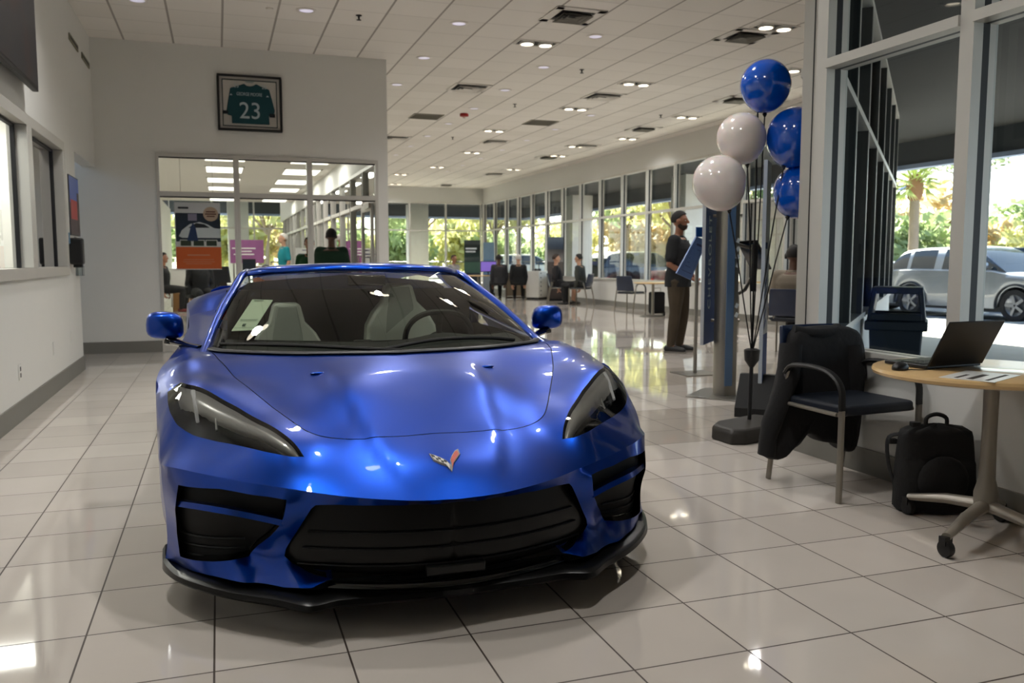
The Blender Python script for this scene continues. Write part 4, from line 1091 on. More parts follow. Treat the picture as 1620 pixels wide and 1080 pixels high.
t = thing('laptop', 'open black laptop on the round table, its lid back towards the viewer', 'laptop', (2.95, 2.80, TZ), rz(4))
MB().bb(-.16, .16, 0, .225, .003, .018).build('base', M['black'], t, bevel=.004)
b = MB()
for i in range(11):
    for j in range(5): b.bb(-.137 + i * .0252, -.115 + i * .0252, .035 + j * .022, .053 + j * .022, .018, .0205)
b.build('keyboard', mat('laptop_keys', (34, 34, 36), .5), t)
th = math.radians(27)
def lid(x, s, d): return (x, -math.sin(th) * s - math.cos(th) * d, .016 + math.cos(th) * s - math.sin(th) * d)
ld = MB().add([lid(x, s, d) for x in (-.16, .16) for s in (0, .215) for d in (0, .007)], [(0, 1, 3, 2), (4, 6, 7, 5), (0, 4, 5, 1), (2, 3, 7, 6), (0, 2, 6, 4), (1, 5, 7, 3)]).build('lid', mat('laptop_lid', (22, 21, 20), .4), t, bevel=.002)
MB().add([lid(x, s, -.0006) for x, s in ((-.15, .01), (.15, .01), (.15, .205), (-.15, .205))], [(0, 1, 2, 3)]).build('screen', M['black_g'], ld)
t = thing('computer_mouse', 'black computer mouse near the left edge of the round table', 'mouse', (2.69, 2.83, TZ), rz(-60))
MB().ball((0, 0, .008), (.031, .055, .026), 20, 12).build('shell', M['black'], t)
o = t.children[0]
for v in o.data.vertices: v.co.z = max(v.co.z, 0.0)
MB().bb(-.004, .004, .015, .035, .029, .036).build('scroll_wheel', M['rubber'], t, bevel=.002)
MB().tube(spl([(2.70, 2.80, TZ + .004), (2.76, 2.775, TZ + .003), (2.82, 2.80, TZ + .003), (2.80, 2.86, TZ + .003)], 16), .002, 6).build('mouse_cable', M['black'])
tag(bpy.data.objects['mouse_cable'], 'thin black cable curling between the mouse and the laptop', 'cable')
t = thing('printed_paper', 'white sheet with dark print lying on the round table before the laptop', 'paper', (2.83, 2.56, TZ), rz(24))
MB().bb(-.15, .15, -.10, .10, 0, .0015).build('sheet', M['white'], t)
b = MB()
for k in range(3): b.bb(-.12, .11 - .05 * k, -.07 + .055 * k, -.055 + .055 * k + .01 * (k % 2), .0016, .002)
b.build('print', mat('print_dark', (48, 40, 34), .6), t)

CHM = {'seat': mat('navy_upholstery', (16, 24, 36), .5, bump=.05, bscale=200), 'back': mat('navy_plastic_back', (18, 34, 62), .3, coat=.3), 'metal': mat('grey_tube_frame', (136, 130, 120), .35, metal=.6)}
def chair(label, loc, a, group=None, back=True):
    t = thing('guest_chair', label, 'chair', loc, rz(a), group)
    MB().prism(rbox_poly(.48, .47, .06), lambda u, v, d: (u, v - .01, d + .03 * (v / .25) ** 2 * 0), .43, .48).build('seat', CHM['seat'], t, bevel=.015, seg=3)
    MB().grid(lambda u, v: ((u - .5) * (.46 - .06 * v * v), .215 + .07 * v - .045 * (1 - (2 * u - 1) ** 2) * -1 * .6, .50 + .34 * v), 10, 8).build('backrest', CHM['back'], t, thick=.022, bevel=.006)
    for s in (-1, 1):
        x = s * .255
        MB().tube(spl([(x, .285, .002), (x, .25, .25), (x, .20, .47), (x, .16, .62)], 10), .014, 8, flat=(1.3, .8)).build('leg', CHM['metal'], t)
        MB().tube([(x, -.235, .002), (x, -.235, .25), (x, -.235, .46)], .015, 8, flat=(1.3, .8)).build('leg', CHM['metal'], t)
        MB().tube(spl([(x, .17, .60), (x, .12, .645), (x, -.02, .655), (x, -.15, .635), (x, -.225, .57), (x, -.235, .46)], 20), .016, 8, flat=(1.3, .8)).build('armrest', M['black'], t)
    MB().tube([(-.25, .21, .44), (.25, .21, .44)], .011, 8).tube([(-.25, -.2, .435), (.25, -.2, .435)], .011, 8).tube([(-.25, .21, .44), (-.25, -.2, .435)], .011, 8).tube([(.25, .21, .44), (.25, -.2, .435)], .011, 8).tube([(-.17, .21, .44), (-.17, .245, .62)], .01, 8).tube([(.17, .21, .44), (.17, .245, .62)], .01, 8).build('frame', CHM['metal'], t)
    return t
chair('black armchair with a jacket over its back beside the round table', (3.09, 3.615, 0), 4)
# jacket draped over the back of that chair
JO = [(190, 118), (340, 108), (490, 118), (530, 160), (548, 220), (560, 330), (552, 480), (536, 680), (525, 830), (500, 852), (455, 845), (430, 800), (365, 778), (295, 770), (262, 722), (200, 700), (185, 765), (155, 782), (105, 800), (88, 846), (30, 848), (5, 810), (30, 680), (70, 520), (98, 350), (125, 190), (150, 140)]
jk = [((x - 295) * .00122, .835 - (y - 115) * .00098) for x, y in JO]
jm = mat('jacket_black', (17, 16, 17), .92, bump=.4, bscale=25, sheen=.02)
b = MB(); V = []; n = len(jk)
for dpt, sc in ((.055, .90), (.02, .97), (-.03, 1.0), (-.075, .985), (-.10, .93)):
    cx, cz = 0, .52
    for x, z in jk:
        hang = .03 * math.sin(x * 34) + .02 * math.sin(z * 19)
        V.append((cx + (x - cx) * sc, dpt + hang * .35 - .04 * max(0, .5 - z), cz + (z - cz) * (sc if z > .5 else (1 + sc) / 2)))
F = [(i * n + j, i * n + (j + 1) % n, (i + 1) * n + (j + 1) % n, (i + 1) * n + j) for i in range(4) for j in range(n)] + [tuple(range(n - 1, -1, -1)), tuple(range(4 * n, 5 * n))]
t = thing('jacket', 'black jacket hanging over the back of the armchair with sleeves down', 'jacket', (3.09, 3.90, 0), rz(4))
b.add(V, F); b.build('shell', jm, t, sub=1, angle=80)
MB().tube(spl([(-.16, -.03, .815), (-.07, -.06, .80), (.05, -.06, .80), (.15, -.03, .815)], 16), .030, 10).build('collar', jm, t)
for x0, z0, x1, z1 in ((-.20, .74, -.335, .15), (.22, .72, .235, .16)):
    MB().tube(spl([(x0, -.06, z0), ((x0 * 2 + x1) / 3, -.085, (z0 * 2 + z1) / 3), (x1 * .9 + x0 * .1, -.06, z1 + .15), (x1, -.05, z1)], 14), [.07] * 5 + [.062] * 5 + [.055] * 5, 12, flat=(1, .8)).build('sleeve', jm, t)

t = thing('backpack', 'black backpack standing on the floor under the round table', 'backpack', (3.215, 3.14, 0), rz(-20))
bk = mat('backpack_nylon', (13, 13, 14), .8, bump=.3, bscale=60)
def bag(u, v):
    a = 2 * PI * u; w = .182 * (1 - .12 * v ** 3) ; d = .085 * (1 - .35 * v ** 2)
    cx = abs(math.cos(a)) ** .6 * (1 if math.cos(a) > 0 else -1); cy = abs(math.sin(a)) ** .6 * (1 if math.sin(a) > 0 else -1)
    k = 1 if v < .9 else math.sqrt(max(0, 1 - ((v - .9) / .1) ** 2)); k = max(k, .05)
    return (cx * w * k, cy * d * k * (1.25 if cy < 0 and v < .55 else 1), .01 + v * .405 + .006 * math.sin(9 * a))
b = MB().grid(bag, 40, 24); b.build('body', bk, t, angle=70)
MB().ball((0, -.095, .16), (.12, .035, .12), 18, 10).build('front_pocket', bk, t)
MB().tube(spl([(-.05, 0, .405), (-.045, .0, .445), (0, 0, .462), (.045, 0, .445), (.05, 0, .405)], 14), .010, 8).build('handle', bk, t)
MB().tube(spl([(-.14, .05, .36), (-.20, .06, .33), (-.195, .05, .2), (-.15, .04, .06)], 14), .014, 6, flat=(1.6, .5)).build('shoulder_strap', bk, t)
MB().bb(-.205, -.165, .03, .06, .31, .335).bb(-.12, -.08, -.02, .02, .40, .425).build('buckle', M['black'], t, bevel=.004)
MB().tube(spl([(XN - .01, 2.50, .30), (XN - .03, 2.62, .36), (XN - .06, 2.72, .28), (XN - .04, 2.62, .17), (XN - .02, 2.50, .12), (XN - .02, 2.3, .05)], 30), .005, 6).build('power_cable', M['black'])
tag(bpy.data.objects['power_cable'], 'black power cable looping on the low wall under the round table', 'cable')

# ================================================================== BALLOONS
t = thing('balloon_stand', 'black balloon stand with a heavy plastic base and thin pole', 'stand', (3.41, 4.92, 0))
bp_ = [(-.37, -.10), (-.30, -.17), (.28, -.22), (.33, -.10), (.26, .14), (-.17, .16), (-.30, .10)]
b = MB(); n = len(bp_); rr = rz(22)
for z, s in ((0, 1.0), (.075, 1.0), (.10, .93)): b.v += [((x * math.cos(rr) - y * math.sin(rr)) * s, (x * math.sin(rr) + y * math.cos(rr)) * s, z) for x, y in bp_]
b.f = [[i * n + j, i * n + (j + 1) % n, (i + 1) * n + (j + 1) % n, (i + 1) * n + j] for i in range(2) for j in range(n)] + [list(range(n - 1, -1, -1)), list(range(2 * n, 3 * n))]; b.m = [0] * len(b.f)
b.build('base', mat('stand_base', (40, 37, 33), .55), t, bevel=.012)
MB().tube([(.02, .04, .1), (.04, .06, .46)], .014, 10).tube([(.04, .06, .46), (.05, .08, 2.2)], .006, 8).build('pole', M['black'], t)
MB().lathe([(.016, 0), (.05, .05), (.055, .12), (.03, .13)], 16, (.04, .06, .46)).build('hub', M['black'], t)
MB().tube([(.044, .068, .98), (.046, .072, 1.3)], .02, 8).build('sleeve', M['black'], t)
hubp = Vector((3.45, 4.98, .55))
bl_m = mat('balloon_blue', (2, 82, 196), .12, coat=.8, spec=.6, var=.02); wh_m = mat('balloon_pearl_white', (232, 222, 218), .16, coat=.7, var=.02, subsurf=.2)
def balloon(label, c, r, m, knot_dir, grp):
    t = thing('balloon', label, 'balloon', c, 0, grp)
    kd = Vector(knot_dir).normalized(); q = (-kd).to_track_quat('Z', 'Y').to_matrix()
    prof = []
    for i in range(25):
        a = PI * i / 24; z = math.cos(a); rad = math.sin(a) * (1 + .0 * z); zz = z * 1.02
        if z < 0: zz = z * 1.10; rad *= (1 - .06 * (-z))
        prof.append((max(rad * r, .0005), zz * r))
    b = MB().lathe(prof, 40); b.v = [tuple(q @ Vector(p)) for p in b.v]; b.build('skin', m, t, angle=80)
    b = MB().lathe([(.004, -1.09 * r), (.010, -1.12 * r), (.005, -1.135 * r), (.014, -1.17 * r)], 12); b.v = [tuple(q @ Vector(p)) for p in b.v]; b.build('knot', m, t)
    e = Vector(c) + kd * (1.13 * r)
    path = [e, e.lerp(hubp, .3) + Vector((.03 * kd.x, .02 * kd.y, -.04)), e.lerp(hubp, .7), hubp]
    MB().tube([p - Vector(c) for p in spl(path, 20)], .0045, 6).build('stick', M['black'], t)
    MB().lathe([(.006, 0), (.016, .02), (.01, .03)], 10, tuple(e - Vector(c) - Vector((0, 0, .02)))).build('cup', M['black'], t)
G_ = 'balloons on the black stand'
balloon('topmost blue balloon of the bunch', (3.48, 4.95, 2.35), .166, bl_m, (0, 0, -1), G_)
balloon('blue balloon at the right below the topmost one', (3.66, 4.86, 2.01), .192, bl_m, (-.42, 0, -1), G_)
balloon('lowest blue balloon, partly hidden by the window jamb', (3.72, 4.88, 1.655), .172, bl_m, (-.5, 0, -1), G_)
balloon('upper white balloon behind the blue ones', (3.33, 4.99, 2.005), .162, wh_m, (.30, 0, -1), G_)
balloon('lower left white balloon, nearest the standing man', (3.13, 4.93, 1.70), .174, wh_m, (.45, 0, -1), G_)

# ================================================================== SIGNS AND KIOSK
kb = mat('kiosk_blue', (12, 62, 128), .6, spec=.25, var=.15, vscale=1.2); kw = mat('sign_white', (200, 208, 214), .4); kl = mat('sign_letter', (150, 176, 204), .4)
t = thing('kiosk_column', 'tall brushed metal kiosk column on a square floor plate', 'kiosk', (4.2, 6.46, 0))
MB().prism([(-.36, .05), (-.02, -.42), (.40, -.05), (.06, .42)], lambda u, v, d: (u, v, d), 0, .012).build('floor_plate', mat('plate_grey', (120, 118, 112), .3, metal=.6), t, bevel=.004)
MB().prism([(-.05 + .04 * math.cos(a), .09 * math.sin(a)) if math.cos(a) < 0 else (.05 + .035 * math.cos(a), .09 * math.sin(a)) for a in np.linspace(0, 2 * PI, 24, endpoint=False)], lambda u, v, d: (u, v, d), .012, 2.02).build('column', M['steel'], t, angle=30)
MB().prism([(-.06, -.095), (.015, -.095), (.015, -.088), (-.06, -.088)], lambda u, v, d: (u, v, d), .10, 2.0).build('blue_graphic', mat('column_blue', (84, 112, 146), .35), t)  # painted strip standing in for the blue panel reflected in the metal
b = MB()
for z in (1.15, 1.22, 1.29, 1.36, .72, .80): b.box((.045, -.092, z), (.028, .004, .04), rot=Matrix.Rotation(.5, 3, 'Y'))
b.build('white_script', kw, t)
t2 = MB().box((.34, .10, 1.24), (.02, .30, .30), rot=Matrix.Rotation(rz(-32), 3, 'Y')).build('tablet', M['black'], t, bevel=.008)
MB().box((.325, .10, 1.232), (.004, .26, .26), rot=Matrix.Rotation(rz(-32), 3, 'Y')).build('tablet_screen', mat('tablet_glass', (40, 56, 74), .15), t2)
MB().tube([(.12, .02, 1.33), (.30, .08, 1.30)], .015, 8).tube([(.12, .0, .90), (.22, .05, .93), (.36, .09, 1.12)], .016, 8).build('tablet_arm', M['steel'], t)
t = thing('blue_panel_sign', 'dark blue upright panel sign with vertical white lettering, left of the metal column', 'sign', (4.0, 6.52, .45), rz(46.4))
MB().bb(0, .58, -.012, .012, 0, 1.42).build('panel', kb, t)
MB().bb(-.012, 0, -.014, .014, 0, 1.42).build('edge_trim', mat('edge_grey', (168, 172, 178), .4), t)
text('lettering', 'CHEVROLET', .15, kl, t, (.20, -.0135, .72), (Matrix.Rotation(PI / 2, 3, 'X') @ Matrix.Rotation(PI / 2, 3, 'Z')).to_euler(), .001, sx=.9, spacing=1.15)
for z in (.20, 1.14): MB().tube([(.30, -.012, z), (.36, -.26, z)], .014, 8).build('bracket', M['steel'], t)
t = thing('info_board', 'pale blue slanted information board in front of the standing man', 'sign', (4.62, 7.72, 0), 0)
ib = mat('board_blue', (86, 118, 176), .4, var=.05); id_ = mat('board_ink', (36, 50, 96), .5)
b = MB(); Pq = [Vector(p) for p in ((-.28, -.12, 1.065), (-.03, .02, .995), (.20, .10, 1.40), (.00, -.02, 1.435))]
n_ = (Pq[1] - Pq[0]).cross(Pq[3] - Pq[0]).normalized()
bd = b.add(Pq + [p + n_ * .015 for p in Pq], [(0, 1, 2, 3), (7, 6, 5, 4), (0, 4, 5, 1), (1, 5, 6, 2), (2, 6, 7, 3), (3, 7, 4, 0)]).build('board', ib, t)
def bq(u0, u1, v0, v1, nm, m):
    f = lambda u, v: Pq[0].lerp(Pq[1], u).lerp(Pq[3].lerp(Pq[2], u), v)
    s_ = -1
    MB().quad(*[f(u, v) + n_ * .0165 for u, v in ((u0, v0), (u1, v0), (u1, v1), (u0, v1))]).build(nm, m, bd)
    MB().quad(*[f(u, v) - n_ * .0015 for u, v in ((u0, v0), (u1, v0), (u1, v1), (u0, v1))]).build(nm, m, bd)
bq(.30, .95, .80, .85, 'printed_line', id_)
for v in (.12, .70): bq(.15, .85, v, v + .012, 'printed_line', id_)
for u in (.15, .84): bq(u, u + .012, .12, .712, 'printed_line', id_)
for v in (.25, .35, .45, .55): bq(.25, .7, v, v + .01, 'printed_line', id_)
MB().bb(.01, .14, -.03, -.01, 1.43, 1.53).build('header_tab', kb, t)
MB().tube([(.10, .10, 0), (.10, .10, 1.2)], .02, 10).bb(-.1, .3, -.08, .28, 0, .012).build('post', M['steel'], t)
t = thing('banner_post', 'narrow blue and white banner seen edge-on behind the balloon stand', 'banner', (3.98, 5.62, 0), rz(48))
MB().bb(-.05, .22, -.014, .014, .12, 1.95).build('banner', mat('banner_white', (178, 188, 200), .45, var=.1), t)
MB().bb(-.045, .215, -.0155, -.0142, .12, .62).build('blue_area', kb, t)
b = MB()
for z in (.70, .78, .86, .94, 1.02): b.box((.03, -.0152, z), (.12, .001, .03), rot=Matrix.Rotation(-.6, 3, 'Y'))
b.build('blue_stripe', kb, t)
MB().bb(-.045, .08, -.0155, -.0142, 1.28, 1.33).build('blue_band', kb, t)
MB().prism([(-.30, 0), (.34, 0), (.34, .06), (.12, .30), (.02, .30), (-.30, .07)], lambda u, v, d: (u * .8, d, v), -.16, .16).build('base', M['black_m'], t)

# ================================================================== DEEP SHOWROOM FURNITURE
GC = 'navy guest chairs along the window wall'
chair('empty navy chair left of the standing man, in front of the window wall', (8.98, 17.75, 0), 120, GC)
chair('navy chair of the seated person in dark clothes beside the white cabinet', (8.85, 21.9, 0), 72, GC)
chair('navy chair with its back to us holding the person in a patterned top', (9.15, 21.0, 0), -135, GC)
chair('black chair behind the metal column, farther back by the glass', (8.75, 13.6, 0), 70, GC)
chair('black chair under the seated man with the headset', (6.85, 9.05, 0), 128)
def side_table(label, loc, r=.42, top=.73, m=None):
    t = thing('bistro_table', label, 'table', loc)
    MB().lathe([(0, top - .03), (r - .02, top - .03), (r, top - .015), (r - .01, top), (0, top)], 40).build('tabletop', m or M['wood'], t, angle=30)
    MB().lathe([(.035, .03), (.03, .2), (.03, top - .03)], 14).build('pedestal', M['steel'], t)
    MB().lathe([(.28, 0), (.28, .012), (.05, .035)], 28).build('foot', M['steel'], t)
    return t
side_table('maple table left of the standing man at the window wall', (8.75, 16.25, 0))
side_table('maple desk table at the far end before the green banner', (7.75, 25.9, 0), .55)
t = thing('rolling_bag', 'black rolling bag standing under the table left of the man', 'bag', (8.95, 16.45, 0))
MB().bb(-.16, .16, -.10, .10, .05, .52).build('body', bk, t, bevel=.04, seg=3)
MB().tube([(-.09, 0, .52), (-.09, 0, .6), (.09, 0, .6), (.09, 0, .52)], .008, 6).build('handle', M['steel'], t)
for s in (-1, 1): MB().lathe([(.02, -.015), (.05, -.015), (.05, .015), (.02, .015)], 16, (s * .14, -.06, .05), axis='x').build('wheel', M['black'], t)
t = thing('drawer_cabinet', 'white six drawer cabinet standing by the far window wall', 'cabinet', (9.40, 25.0, 0), rz(35))
MB().bb(-.27, .27, -.24, .24, .05, .87).build('carcass', M['white'], t, bevel=.006)
MB().bb(-.25, .25, -.22, .22, 0, .05).build('plinth', M['black'], t)
for k in range(6):
    d = MB().bb(-.255, .255, -.252, -.24, .065 + k * .134, .19 + k * .134).build('drawer', M['white'], t, bevel=.003)
    MB().ball((-.17, -.26, .13 + k * .134), .018, 10, 6).build('knob', M['black'], d)
for k, (x, y) in enumerate(((9.34, 24.95), (9.50, 25.08))):
    o = MB().ball((0, 0, .035), (.07, .06, .045), 12, 8).build('binder_clip', M['black'], origin=(0, 0, 0)); o.location = (x, y, .867); o.name = 'small_object'
    tag(o, 'black lump on the white cabinet, %s of two' % ('left' if k == 0 else 'right'), 'object', 'lumps on the white cabinet')
def partition(label, loc, a, w, h):
    t = thing('desk_partition', label, 'partition', loc, rz(a))
    MB().bb(-w / 2, w / 2, -.025, .025, .06, h).build('panel', mat('partition_beige', (118, 106, 88), .8), t)
    b = MB(); ring(b, -w / 2 - .02, w / 2 + .02, .0, h + .02, .03, -.03, .03); b.build('frame', mat('partition_frame', (70, 52, 30), .5), t)
partition('low brown framed desk partition beside the white cabinet', (9.05, 26.0, 0), 8, .7, .78)
def banner(label, loc, a, w, h, cols, z0=.02, lines=None):
    t = thing('stand_up_banner', label, 'banner', loc, rz(a))
    MB().bb(-w / 2, w / 2, -.06, .06, 0, .06).build('base', M['black'], t)
    b = MB(); zs = np.linspace(h, .06, len(cols) + 1)
    for k, c in enumerate(cols): 
        b.bb(-w / 2, w / 2, -.004, .004, zs[k + 1], zs[k], k)
    b.build('sheet', [mat('banner_tone', c, .5, var=.15, vscale=5) for c in cols], t)
    if lines:
        for z, l in lines: MB().bb(-w / 2 + .05, -w / 2 + .05 + l, -.0055, -.0042, z, z + .05).build('lettering', kw, t)
banner('dark green stand-up banner near the far wall', (8.0, 27.4, 0), 0, .56, 1.86, [(22, 34, 34), (30, 50, 46), (60, 92, 78), (28, 38, 48), (24, 32, 44)], lines=[(1.56, .38), (1.46, .34)])
banner('pale blue stand-up banner behind the green one', (8.95, 28.6, 0), 0, .40, 1.82, [(120, 150, 176), (98, 132, 168), (150, 160, 170)])
banner('brown and grey stand-up banner at the window wall', (9.45, 23.6, 0), 0, .50, 1.88, [(84, 96, 112), (110, 106, 104), (62, 50, 46), (48, 42, 44), (60, 52, 50)])
t = thing('desktop_monitor', 'purple lit computer screen on the far maple desk', 'monitor', (8.1, 25.95, .73))
MB().bb(-.27, .27, -.02, .02, .10, .44).build('casing', M['black'], t, bevel=.004)
MB().bb(-.25, .25, -.023, -.0205, .12, .42).build('screen', mat('screen_purple', (110, 90, 170), .3, emit=(120, 96, 180), estr=.6), t)
MB().tube([(0, .0, 0), (0, 0, .12)], .02, 8).bb(-.12, .12, -.08, .08, 0, .012).build('stand', M['black'], t)

# ================================================================== BACK OFFICE
t = thing('hanging_poster', 'tall white and orange poster with a car photo behind the office glass', 'poster', (-.24, YB + .16, 1.07))
MB().bb(-.285, .285, -.004, .004, 0, .885).build('sheet', mat('poster_white', (236, 232, 238), .5, var=.02), t)
po = MB().bb(-.28, .285, -.006, -.004, .01, .30).build('orange_area', mat('poster_orange', (226, 104, 46), .5), t)
ph = MB().bb(-.275, .285, -.006, -.004, .37, .745).build('photo_area', mat('photo_blue_dark', (34, 46, 66), .5, var=.6, vscale=7), t)
sil = [(-.24, .44), (-.20, .52), (-.10, .60), (.02, .63), (.12, .60), (.20, .55), (.28, .54), (.28, .42), (-.20, .42)]
MB().prism(sil, lambda u, v, d: (u, d, v), -.0075, -.0062).build('pale_car_shape', mat('photo_white', (226, 228, 234), .5, var=.1), ph)
MB().prism([(-.12, .55), (-.02, .615), (.08, .60), (.15, .555)], lambda u, v, d: (u, d, v), -.0085, -.0076).build('car_window_shape', mat('photo_dark', (30, 32, 38), .5), ph)
MB().bb(-.12, -.01, -.0075, -.0062, .645, .735).build('building_shape', mat('photo_lilac', (160, 150, 176), .5), ph)
MB().prism([(-.14, .38), (.0, .38), (-.03, .56), (-.06, .62), (-.09, .56)], lambda u, v, d: (u, d, v), -.0092, -.0086).build('figure_shape', mat('photo_navy', (36, 58, 104), .5), ph)
for k, x in enumerate((-.155, .005, .165)):
    f = MB().bb(x - .075, x + .075, -.0075, -.0062, .305, .395).build('small_photo', M['white'], t); MB().bb(x - .065, x + .065, -.0085, -.0076, .315, .385).build('image', mat('photo_green', (54, 64, 50), .5, var=.5, vscale=20), f)
MB().lathe([(.001, 0), (.095, 0), (.095, .003)], 32, (.165, -.010, .735), axis='y').build('round_badge', mat('badge_cream', (206, 176, 156), .5), t)
bt_ = mat('badge_text', (96, 48, 36), .5)
for z, w in ((.765, .06), (.735, .07), (.705, .05)): MB().bb(.165 - w, .165 + w, -.0125, -.0105, z - .008, z + .008).build('badge_line', bt_, t)
MB().bb(-.24, -.11, -.006, -.0042, .80, .825).build('heading_line', mat('heading_ink', (54, 52, 62), .5), t)
for z, w in ((.185, .14), (.13, .19), (.10, .2), (.075, .16)): MB().bb(-w, w, -.0075, -.0062, z, z + (.016 if z > .15 else .006)).build('text_line', mat('orange_text', (220, 150, 120), .5), po)
for s in (-.2, .2): MB().tube([(s, 0, .885), (s, 0, 1.47)], .002, 4).build('hanging_wire', M['steel'], t)

t = thing('cardboard_box', 'brown cardboard box on the office floor behind the glass', 'box', (-.86, 21.8, 0), rz(3))
MB().bb(-.18, .18, -.16, .16, 0, .42).build('carton', mat('cardboard', (150, 112, 70), .85), t)
MB().bb(-.03, .03, -.162, -.1602, 0, .42).build('tape', mat('tape', (176, 146, 104), .4), t)
def pedestal(label, loc, w, d, h, m):
    t = thing('counter_unit', label, 'counter', loc)
    MB().bb(-w / 2, w / 2, -d / 2, d / 2, .06, h - .03).build('carcass', m, t)
    MB().bb(-w / 2 - .02, w / 2 + .02, -d / 2 - .02, d / 2 + .02, h - .03, h).build('counter_top', M['white'], t, bevel=.004)
    MB().bb(-w / 2 + .03, w / 2 - .03, -d / 2 + .03, d / 2 - .03, 0, .06).build('plinth', M['black'], t)
    for k in range(2): MB().bb(-w / 2 + .02 + k * w / 2, k * w / 2 - .02, -d / 2 - .012, -d / 2, .1, h - .06).build('door', m, t)
pedestal('white counter unit behind the cardboard box', (-.85, 22.4, 0), .5, .5, 1.0, M['white'])
pedestal('reception counter with a red brown front near the teal shirt', (1.55, 20.6, 0), 1.6, .6, 1.08, mat('counter_redwood', (140, 78, 56), .5))
def off_chair(label, loc, a):
    t = thing('office_chair', label, 'chair', loc, rz(a), 'black office chairs in the back office')
    MB().prism(rbox_poly(.5, .48, .1), lambda u, v, d: (u, v, d), .44, .52).build('seat', M['black_m'], t, bevel=.02)
    MB().grid(lambda u, v: ((u - .5) * (.48 - .08 * v), .24 + .06 * v - .05 * (1 - (2 * u - 1) ** 2), .56 + .5 * v), 8, 8).build('backrest', M['black_m'], t, thick=.05, bevel=.01)
    MB().tube([(0, .2, .45), (0, .27, .62)], .02, 8).tube([(0, 0, .08), (0, 0, .44)], .025, 10).build('gas_column', M['black'], t)
    for k in range(5):
        q = 2 * PI * k / 5; l = MB().tube([(0, 0, .10), (.28 * math.cos(q), .28 * math.sin(q), .06)], [.025, .016], 8).build('leg', M['black'], t)
        MB().ball((.29 * math.cos(q), .29 * math.sin(q), .03), .03, 10, 6).build('caster', M['black'], l)
    for s in (-1, 1): MB().tube([(s * .24, .05, .48), (s * .28, .05, .66), (s * .28, -.15, .68)], .016, 8).build('armrest', M['black'], t)
off_chair('black office chair below the orange poster', (-.35, 18.3, 0), 15)
off_chair('black office chair right of the orange poster, farther back', (.12, 20.4, 0), 160)
t = thing('desk_screen', 'black computer monitor on the office desk right of the poster', 'monitor', (.55, 16.9, .76))
MB().bb(-.12, .12, -.03, .0, .18, .46).build('casing', M['black'], t, bevel=.004)
MB().bb(-.105, .105, -.033, -.0305, .20, .44).build('screen', mat('screen_dark', (44, 48, 54), .2), t)
MB().tube([(0, 0, 0), (0, 0, .2)], .018, 8).bb(-.09, .09, -.07, .07, 0, .012).build('stand', M['black'], t)
t = thing('office_desk', 'white office desk with a monitor and a camera ball on it', 'desk', (.75, 17.0, 0))
MB().bb(-.6, .6, -.35, .35, .73, .76).build('desktop', M['white'], t)
for x in (-.55, .55):
    for y in (-.3, .3): MB().bb(x - .025, x + .025, y - .025, y + .025, 0, .73).build('leg', M['steel'], t)
o = MB().lathe([(.05, 0), (.06, .01), (.02, .03), (.02, .2)], 16).ball((0, 0, .28), .085, 16, 10).build('desk_microphone', M['black']); o.location = (.86, 17.0, .76); tag(o, 'black round headed device on the office desk beside the monitor', 'device')
t = thing('counter_sign', 'white printed sign in front of the person in the teal shirt', 'sign', (1.52, 16.1, 0))
MB().bb(-.18, .18, -.004, .004, 1.13, 1.42).build('sheet', M['white'], t)
for z, w in ((1.37, .06), (1.30, .13), (1.24, .08)): MB().bb(-w, w, -.006, -.0042, z, z + .018).build('printed_line', mat('sign_ink', (120, 120, 140), .5), t)
MB().tube([(0, .02, .02), (0, .02, 1.2)], .012, 8).lathe([(.15, 0), (.15, .012), (.02, .03)], 20, (0, .02, 0)).build('stand', M['black'], t)
t = thing('display_board', 'pink and purple display board deep in the back office', 'display', (.74, 24.0, 0))
MB().bb(-.43, .43, -.02, .02, 1.12, 1.74).build('board', mat('board_purple', (128, 74, 118), .4, var=.4, vscale=2, emit=(130, 70, 120), estr=.12), t)
for z, w in ((1.50, .3), (1.42, .2), (1.34, .26)): MB().bb(-w - .08, w - .08, -.023, -.0205, z, z + .03).build('lettering', M['white'], t)
for s in (-.35, .35): MB().bb(s - .02, s + .02, -.02, .02, 0, 1.12).build('leg', M['steel'], t)
# ================================================================== PEOPLE
def vox(b, size, smooth=6, fac=.5):
    """melts closed overlapping shapes into one continuous surface"""
    me = bpy.data.meshes.new('melt'); me.from_pydata([Vector(p) for p in b.v], [], b.f)
    bm = bmesh.new(); bm.from_mesh(me); bmesh.ops.recalc_face_normals(bm, faces=bm.faces); bm.to_mesh(me); bm.free()
    o = bpy.data.objects.new('melt', me); COL.objects.link(o)
    r = o.modifiers.new('r', 'REMESH'); r.mode = 'VOXEL'; r.voxel_size = size; r.use_smooth_shade = True
    q = o.modifiers.new('s', 'SMOOTH'); q.iterations = smooth; q.factor = fac
    bpy.context.view_layer.update()
    m2 = bpy.data.meshes.new_from_object(o.evaluated_get(bpy.context.evaluated_depsgraph_get()))
    V = [tuple(v.co) for v in m2.vertices]; F = [list(p.vertices) for p in m2.polygons]
    bpy.data.objects.remove(o); bpy.data.meshes.remove(me); bpy.data.meshes.remove(m2)
    return V, F

